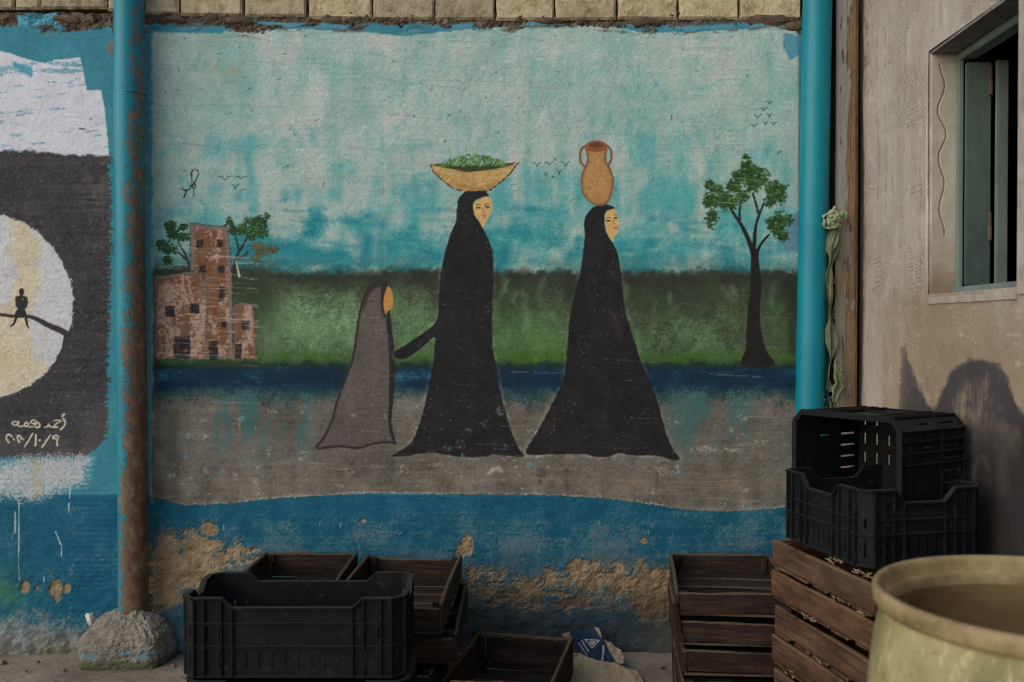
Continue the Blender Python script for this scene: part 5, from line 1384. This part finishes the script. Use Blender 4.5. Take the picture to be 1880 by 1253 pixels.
# ---------------------------------------------------------------- drum in the right foreground
def drum():
    m, nt, b = new_mat('yellowed_plastic', .6, .35)
    v = coords(nt); n = noise(nt, v, 7, 7, .65); n2_ = noise(nt, coords(nt, (1, 1, .5)), 13, 6, .7)
    c = ramp(nt, n, [(.28, rgb(96, 92, 60)), (.5, rgb(140, 128, 88)), (.72, rgb(158, 144, 104))])
    gr = ramp(nt, n2_, [(.48, (0, 0, 0)), (.74, (1, 1, 1))])
    c2 = mix(nt, gr.outputs[0], c.outputs[0], rgb(92, 98, 58))
    sc_ = ramp(nt, noise(nt, coords(nt, (3, 3, .6)), 22, 5, .75), [(.56, (0, 0, 0)), (.66, (1, 1, 1))])
    c2 = mix(nt, sc_.outputs[0], c2, rgb(178, 164, 124))
    sk_ = ramp(nt, noise(nt, coords(nt, (1, 1, 1)), 30, 6, .8), [(.58, (0, 0, 0)), (.68, (1, 1, 1))])
    c2 = mix(nt, sk_.outputs[0], c2, rgb(84, 72, 48))
    nt.links.new(c2, b.inputs['Base Color'])
    bump(nt, b, noise(nt, v, 40, 6, .7), .3, .003)
    b.inputs['Subsurface Weight'].default_value = 0.0
    mi, nti, bi = new_mat('stained_plastic_inside', .7, .3)
    c = ramp(nti, noise(nti, coords(nti, (1, 1, 2)), 5, 6, .6), [(.3, rgb(84, 64, 40)), (.7, rgb(130, 108, 72))]); nti.links.new(c.outputs[0], bi.inputs['Base Color'])
    mr_, ntr, br_ = new_mat('worn_rim_plastic', .6, .35)
    c = ramp(ntr, noise(ntr, coords(ntr), 12, 7, .7), [(.3, rgb(98, 80, 54)), (.5, rgb(138, 118, 84)), (.72, rgb(162, 144, 108))]); ntr.links.new(c.outputs[0], br_.inputs['Base Color'])
    bump(ntr, br_, noise(ntr, coords(ntr), 60, 6, .7), .35, .003)
    return m, mi, mr_
DM, DI, DR = drum()
def lathe(bm, prof, n=96):
    rings = [[bm.verts.new((r * math.cos(2*math.pi*k/n), r * math.sin(2*math.pi*k/n), z)) for k in range(n)] for r, z in prof]
    for i in range(len(rings) - 1):
        for k in range(n): bm.faces.new((rings[i][k], rings[i][(k+1) % n], rings[i+1][(k+1) % n], rings[i+1][k]))
    return rings
DX, DY, DZ, DRAD = .89, 1.62, .813, .285
dr = empty('plastic_drum', (DX, DY, 0)); tag(dr, 'open yellowish green plastic drum cut off by the right edge', 'drum')
R_ = DRAD
bm = bmesh.new()
rg = lathe(bm, [(.001, .0), (R_ * .94, .0), (R_ * .98, .02), (R_ * 1.0, .10), (R_ * 1.03, .28), (R_ * 1.035, .45), (R_ * 1.02, DZ - .16), (R_ * .985, DZ - .085), (R_ * .958, DZ - .05), (R_ * .946, DZ - .034)])
link('body', bm_mesh('body', bm), DM, dr, True)
bm = bmesh.new()
lathe(bm, [(R_ * .945, DZ - .036), (R_ * .975, DZ - .034), (R_ * .992, DZ - .026), (R_ * 1.0, DZ - .012), (R_ * .996, DZ - .004), (R_ * .985, DZ), (R_ * .962, DZ), (R_ * .950, DZ - .004), (R_ * .944, DZ - .012), (R_ * .942, DZ - .026), (R_ * .93, DZ - .029), (R_ * .918, DZ - .029), (R_ * .91, DZ - .034), (R_ * .907, DZ - .05)])
link('rim', bm_mesh('rim', bm), DR, dr, True)
bm = bmesh.new()
lathe(bm, [(R_ * .907, DZ - .05), (R_ * .905, DZ - .07), (R_ * .92, DZ - .10), (R_ * .97, DZ - .18), (R_ * .99, DZ - .4), (R_ * .93, .03), (.001, .03)])
link('inner_wall', bm_mesh('inner_wall', bm), DI, dr, True)

# mortar squeezed over the foot of the block course
for i, (px, py, a, b_) in enumerate(((1416, 36, .10, .026), (1462, 48, .05, .022), (436, 36, .05, .022), (610, 38, .045, .016), (1010, 38, .05, .014), (130, 34, .06, .022), (1190, 38, .06, .018), (318, 36, .05, .016))):
    x_, z_ = Pn(px, py, D)
    lump('mortar_lump', (x_, .010, z_), (a, .020, b_), CORE, 80 + i, wall, 4, .30, .09)

# ---------------------------------------------------------------- torn cardboard and litter
def card(name, label, outline_px, d0, d1, lift, seed, paintf, parent=None, tiltz=None):
    """A crumpled sheet cut to an outline, coloured by its print."""
    pts = np.array(outline_px, np.float32)
    gx = np.arange(pts[:, 0].min(), pts[:, 0].max() + 1, 1.6); gy = np.arange(pts[:, 1].min(), pts[:, 1].max() + 1, 1.6)
    GX, GY = np.meshgrid(gx, gy); c = Canvas(GX, GY, gx, gy); c.sep = (gx, gy)
    c.n12 = c.n(9, 9, seed, 3); c.n40 = c.n(34, 34, seed + 1, 3); c.n4 = c.n(3, 3, seed + 2, 2)
    paintf(c)
    sd = sdf_poly(c.X, c.Y, pts) + 1.5 * c.n12
    t = (GY - gy[0]) / (gy[-1] - gy[0])
    dd = d0 + (d1 - d0) * t + lift * (.5 * c.n40 + .25 * c.n12)
    x, z = Pn(GX, GY, dd)
    pos_ = np.stack([x, dd, z], -1)
    ctr = pos_[sd < 0].mean(0); ctr[2] = pos_[sd < 0][:, 2].min()
    e = empty(name, ctr); tag(e, label, 'cardboard')
    o = sheet_object(c, pos_ - ctr, sd < 0, e, PRINT, 'sheet')[0]
    md = o.modifiers.new('thickness', 'SOLIDIFY'); md.thickness = .003; md.offset = -1
    return e
def tan_card(c):
    c.col[:] = np.array([150, 132, 106]) / 255 + (.06 * c.n40 + .04 * c.n12 + .03 * c.n4)[..., None]
def blue_card(c):
    c.col[:] = np.array([26, 42, 62]) / 255 + (.03 * c.n40 + .03 * c.n12)[..., None]
    W_ = (168, 164, 150)
    c.line([(1074, 1174), (1100, 1176), (1087, 1190), (1074, 1174)], 1.8, W_, 1.2); c.line([(1083, 1178), (1092, 1179), (1087, 1184), (1083, 1178)], 2.4, W_, 1.2)
    c.line([(1068, 1176), (1080, 1196)], 1.8, W_, 1.2); c.line([(1062, 1180), (1078, 1204)], 1.2, W_, 1.2)
    c.line([(1108, 1186), (1106, 1214)], 3, W_, 1.4)
    c.poly([(1024, 1150), (1046, 1150), (1046, 1172), (1024, 1172)], (116, 100, 82), 3, 3, nz=c.n12)
    c.poly([(1088, 1148), (1104, 1152), (1104, 1172), (1096, 1160)], (150, 140, 116), 2, 1, nz=c.n12)
    c.poly([(1110, 1176), (1150, 1190), (1150, 1230), (1134, 1220), (1116, 1190)], (148, 130, 104), 2, 1, nz=c.n12)
card('cardboard_sheet', 'crumpled beige cardboard sheet lying beside the low floor crate', [(1046, 1216), (1064, 1200), (1096, 1212), (1130, 1216), (1150, 1226), (1168, 1230), (1178, 1244), (1184, 1266), (1150, 1290), (1010, 1290), (1030, 1240)], 3.62, 3.32, .035, 91, tan_card)
card('cardboard_box_scrap', 'torn blue printed box scrap with a white triangle mark', [(1030, 1164), (1046, 1158), (1070, 1152), (1088, 1149), (1100, 1153), (1104, 1170), (1118, 1178), (1138, 1192), (1146, 1206), (1142, 1220), (1124, 1214), (1104, 1216), (1080, 1208), (1066, 1198)], 3.72, 3.60, .03, 95, blue_card)
CHIP = simple_mat('dry_debris', rgb(60, 50, 40), rgb(130, 112, 88), 20, .95, .003)
r = random.Random(31)
spots = [(48, 1238, 'dark twig end lying left on the dusty floor'), (118, 1236, 'pale wood chip lying before the concrete foot'), (318, 1228, 'small round stone right of the concrete foot'), (334, 1249, 'dark chip beside the front plastic crate'), (70, 1221, 'little pebble close to the mossy wall foot'), (164, 1229, 'flat crumb right before the concrete foot'), (1215, 1232, 'dark crumb left of the lowest right crate'), (6, 1222, 'stone at the left edge of the floor')]
for i, (px, py, lb) in enumerate(spots):
    d_ = ZC / ((py - 600) / FPX)
    o = lump('floor_crumb', (P(px, py, d_)[0], d_, .006), (r.uniform(.005, .020), r.uniform(.005, .012), r.uniform(.003, .006)), CHIP, 50 + i, None, 2, .3, .25); o.rotation_euler = (r.uniform(-.3, .3), 0, r.uniform(0, 6))
    tag(o, lb, 'crumb', 'crumbs on the floor', kind='thing')
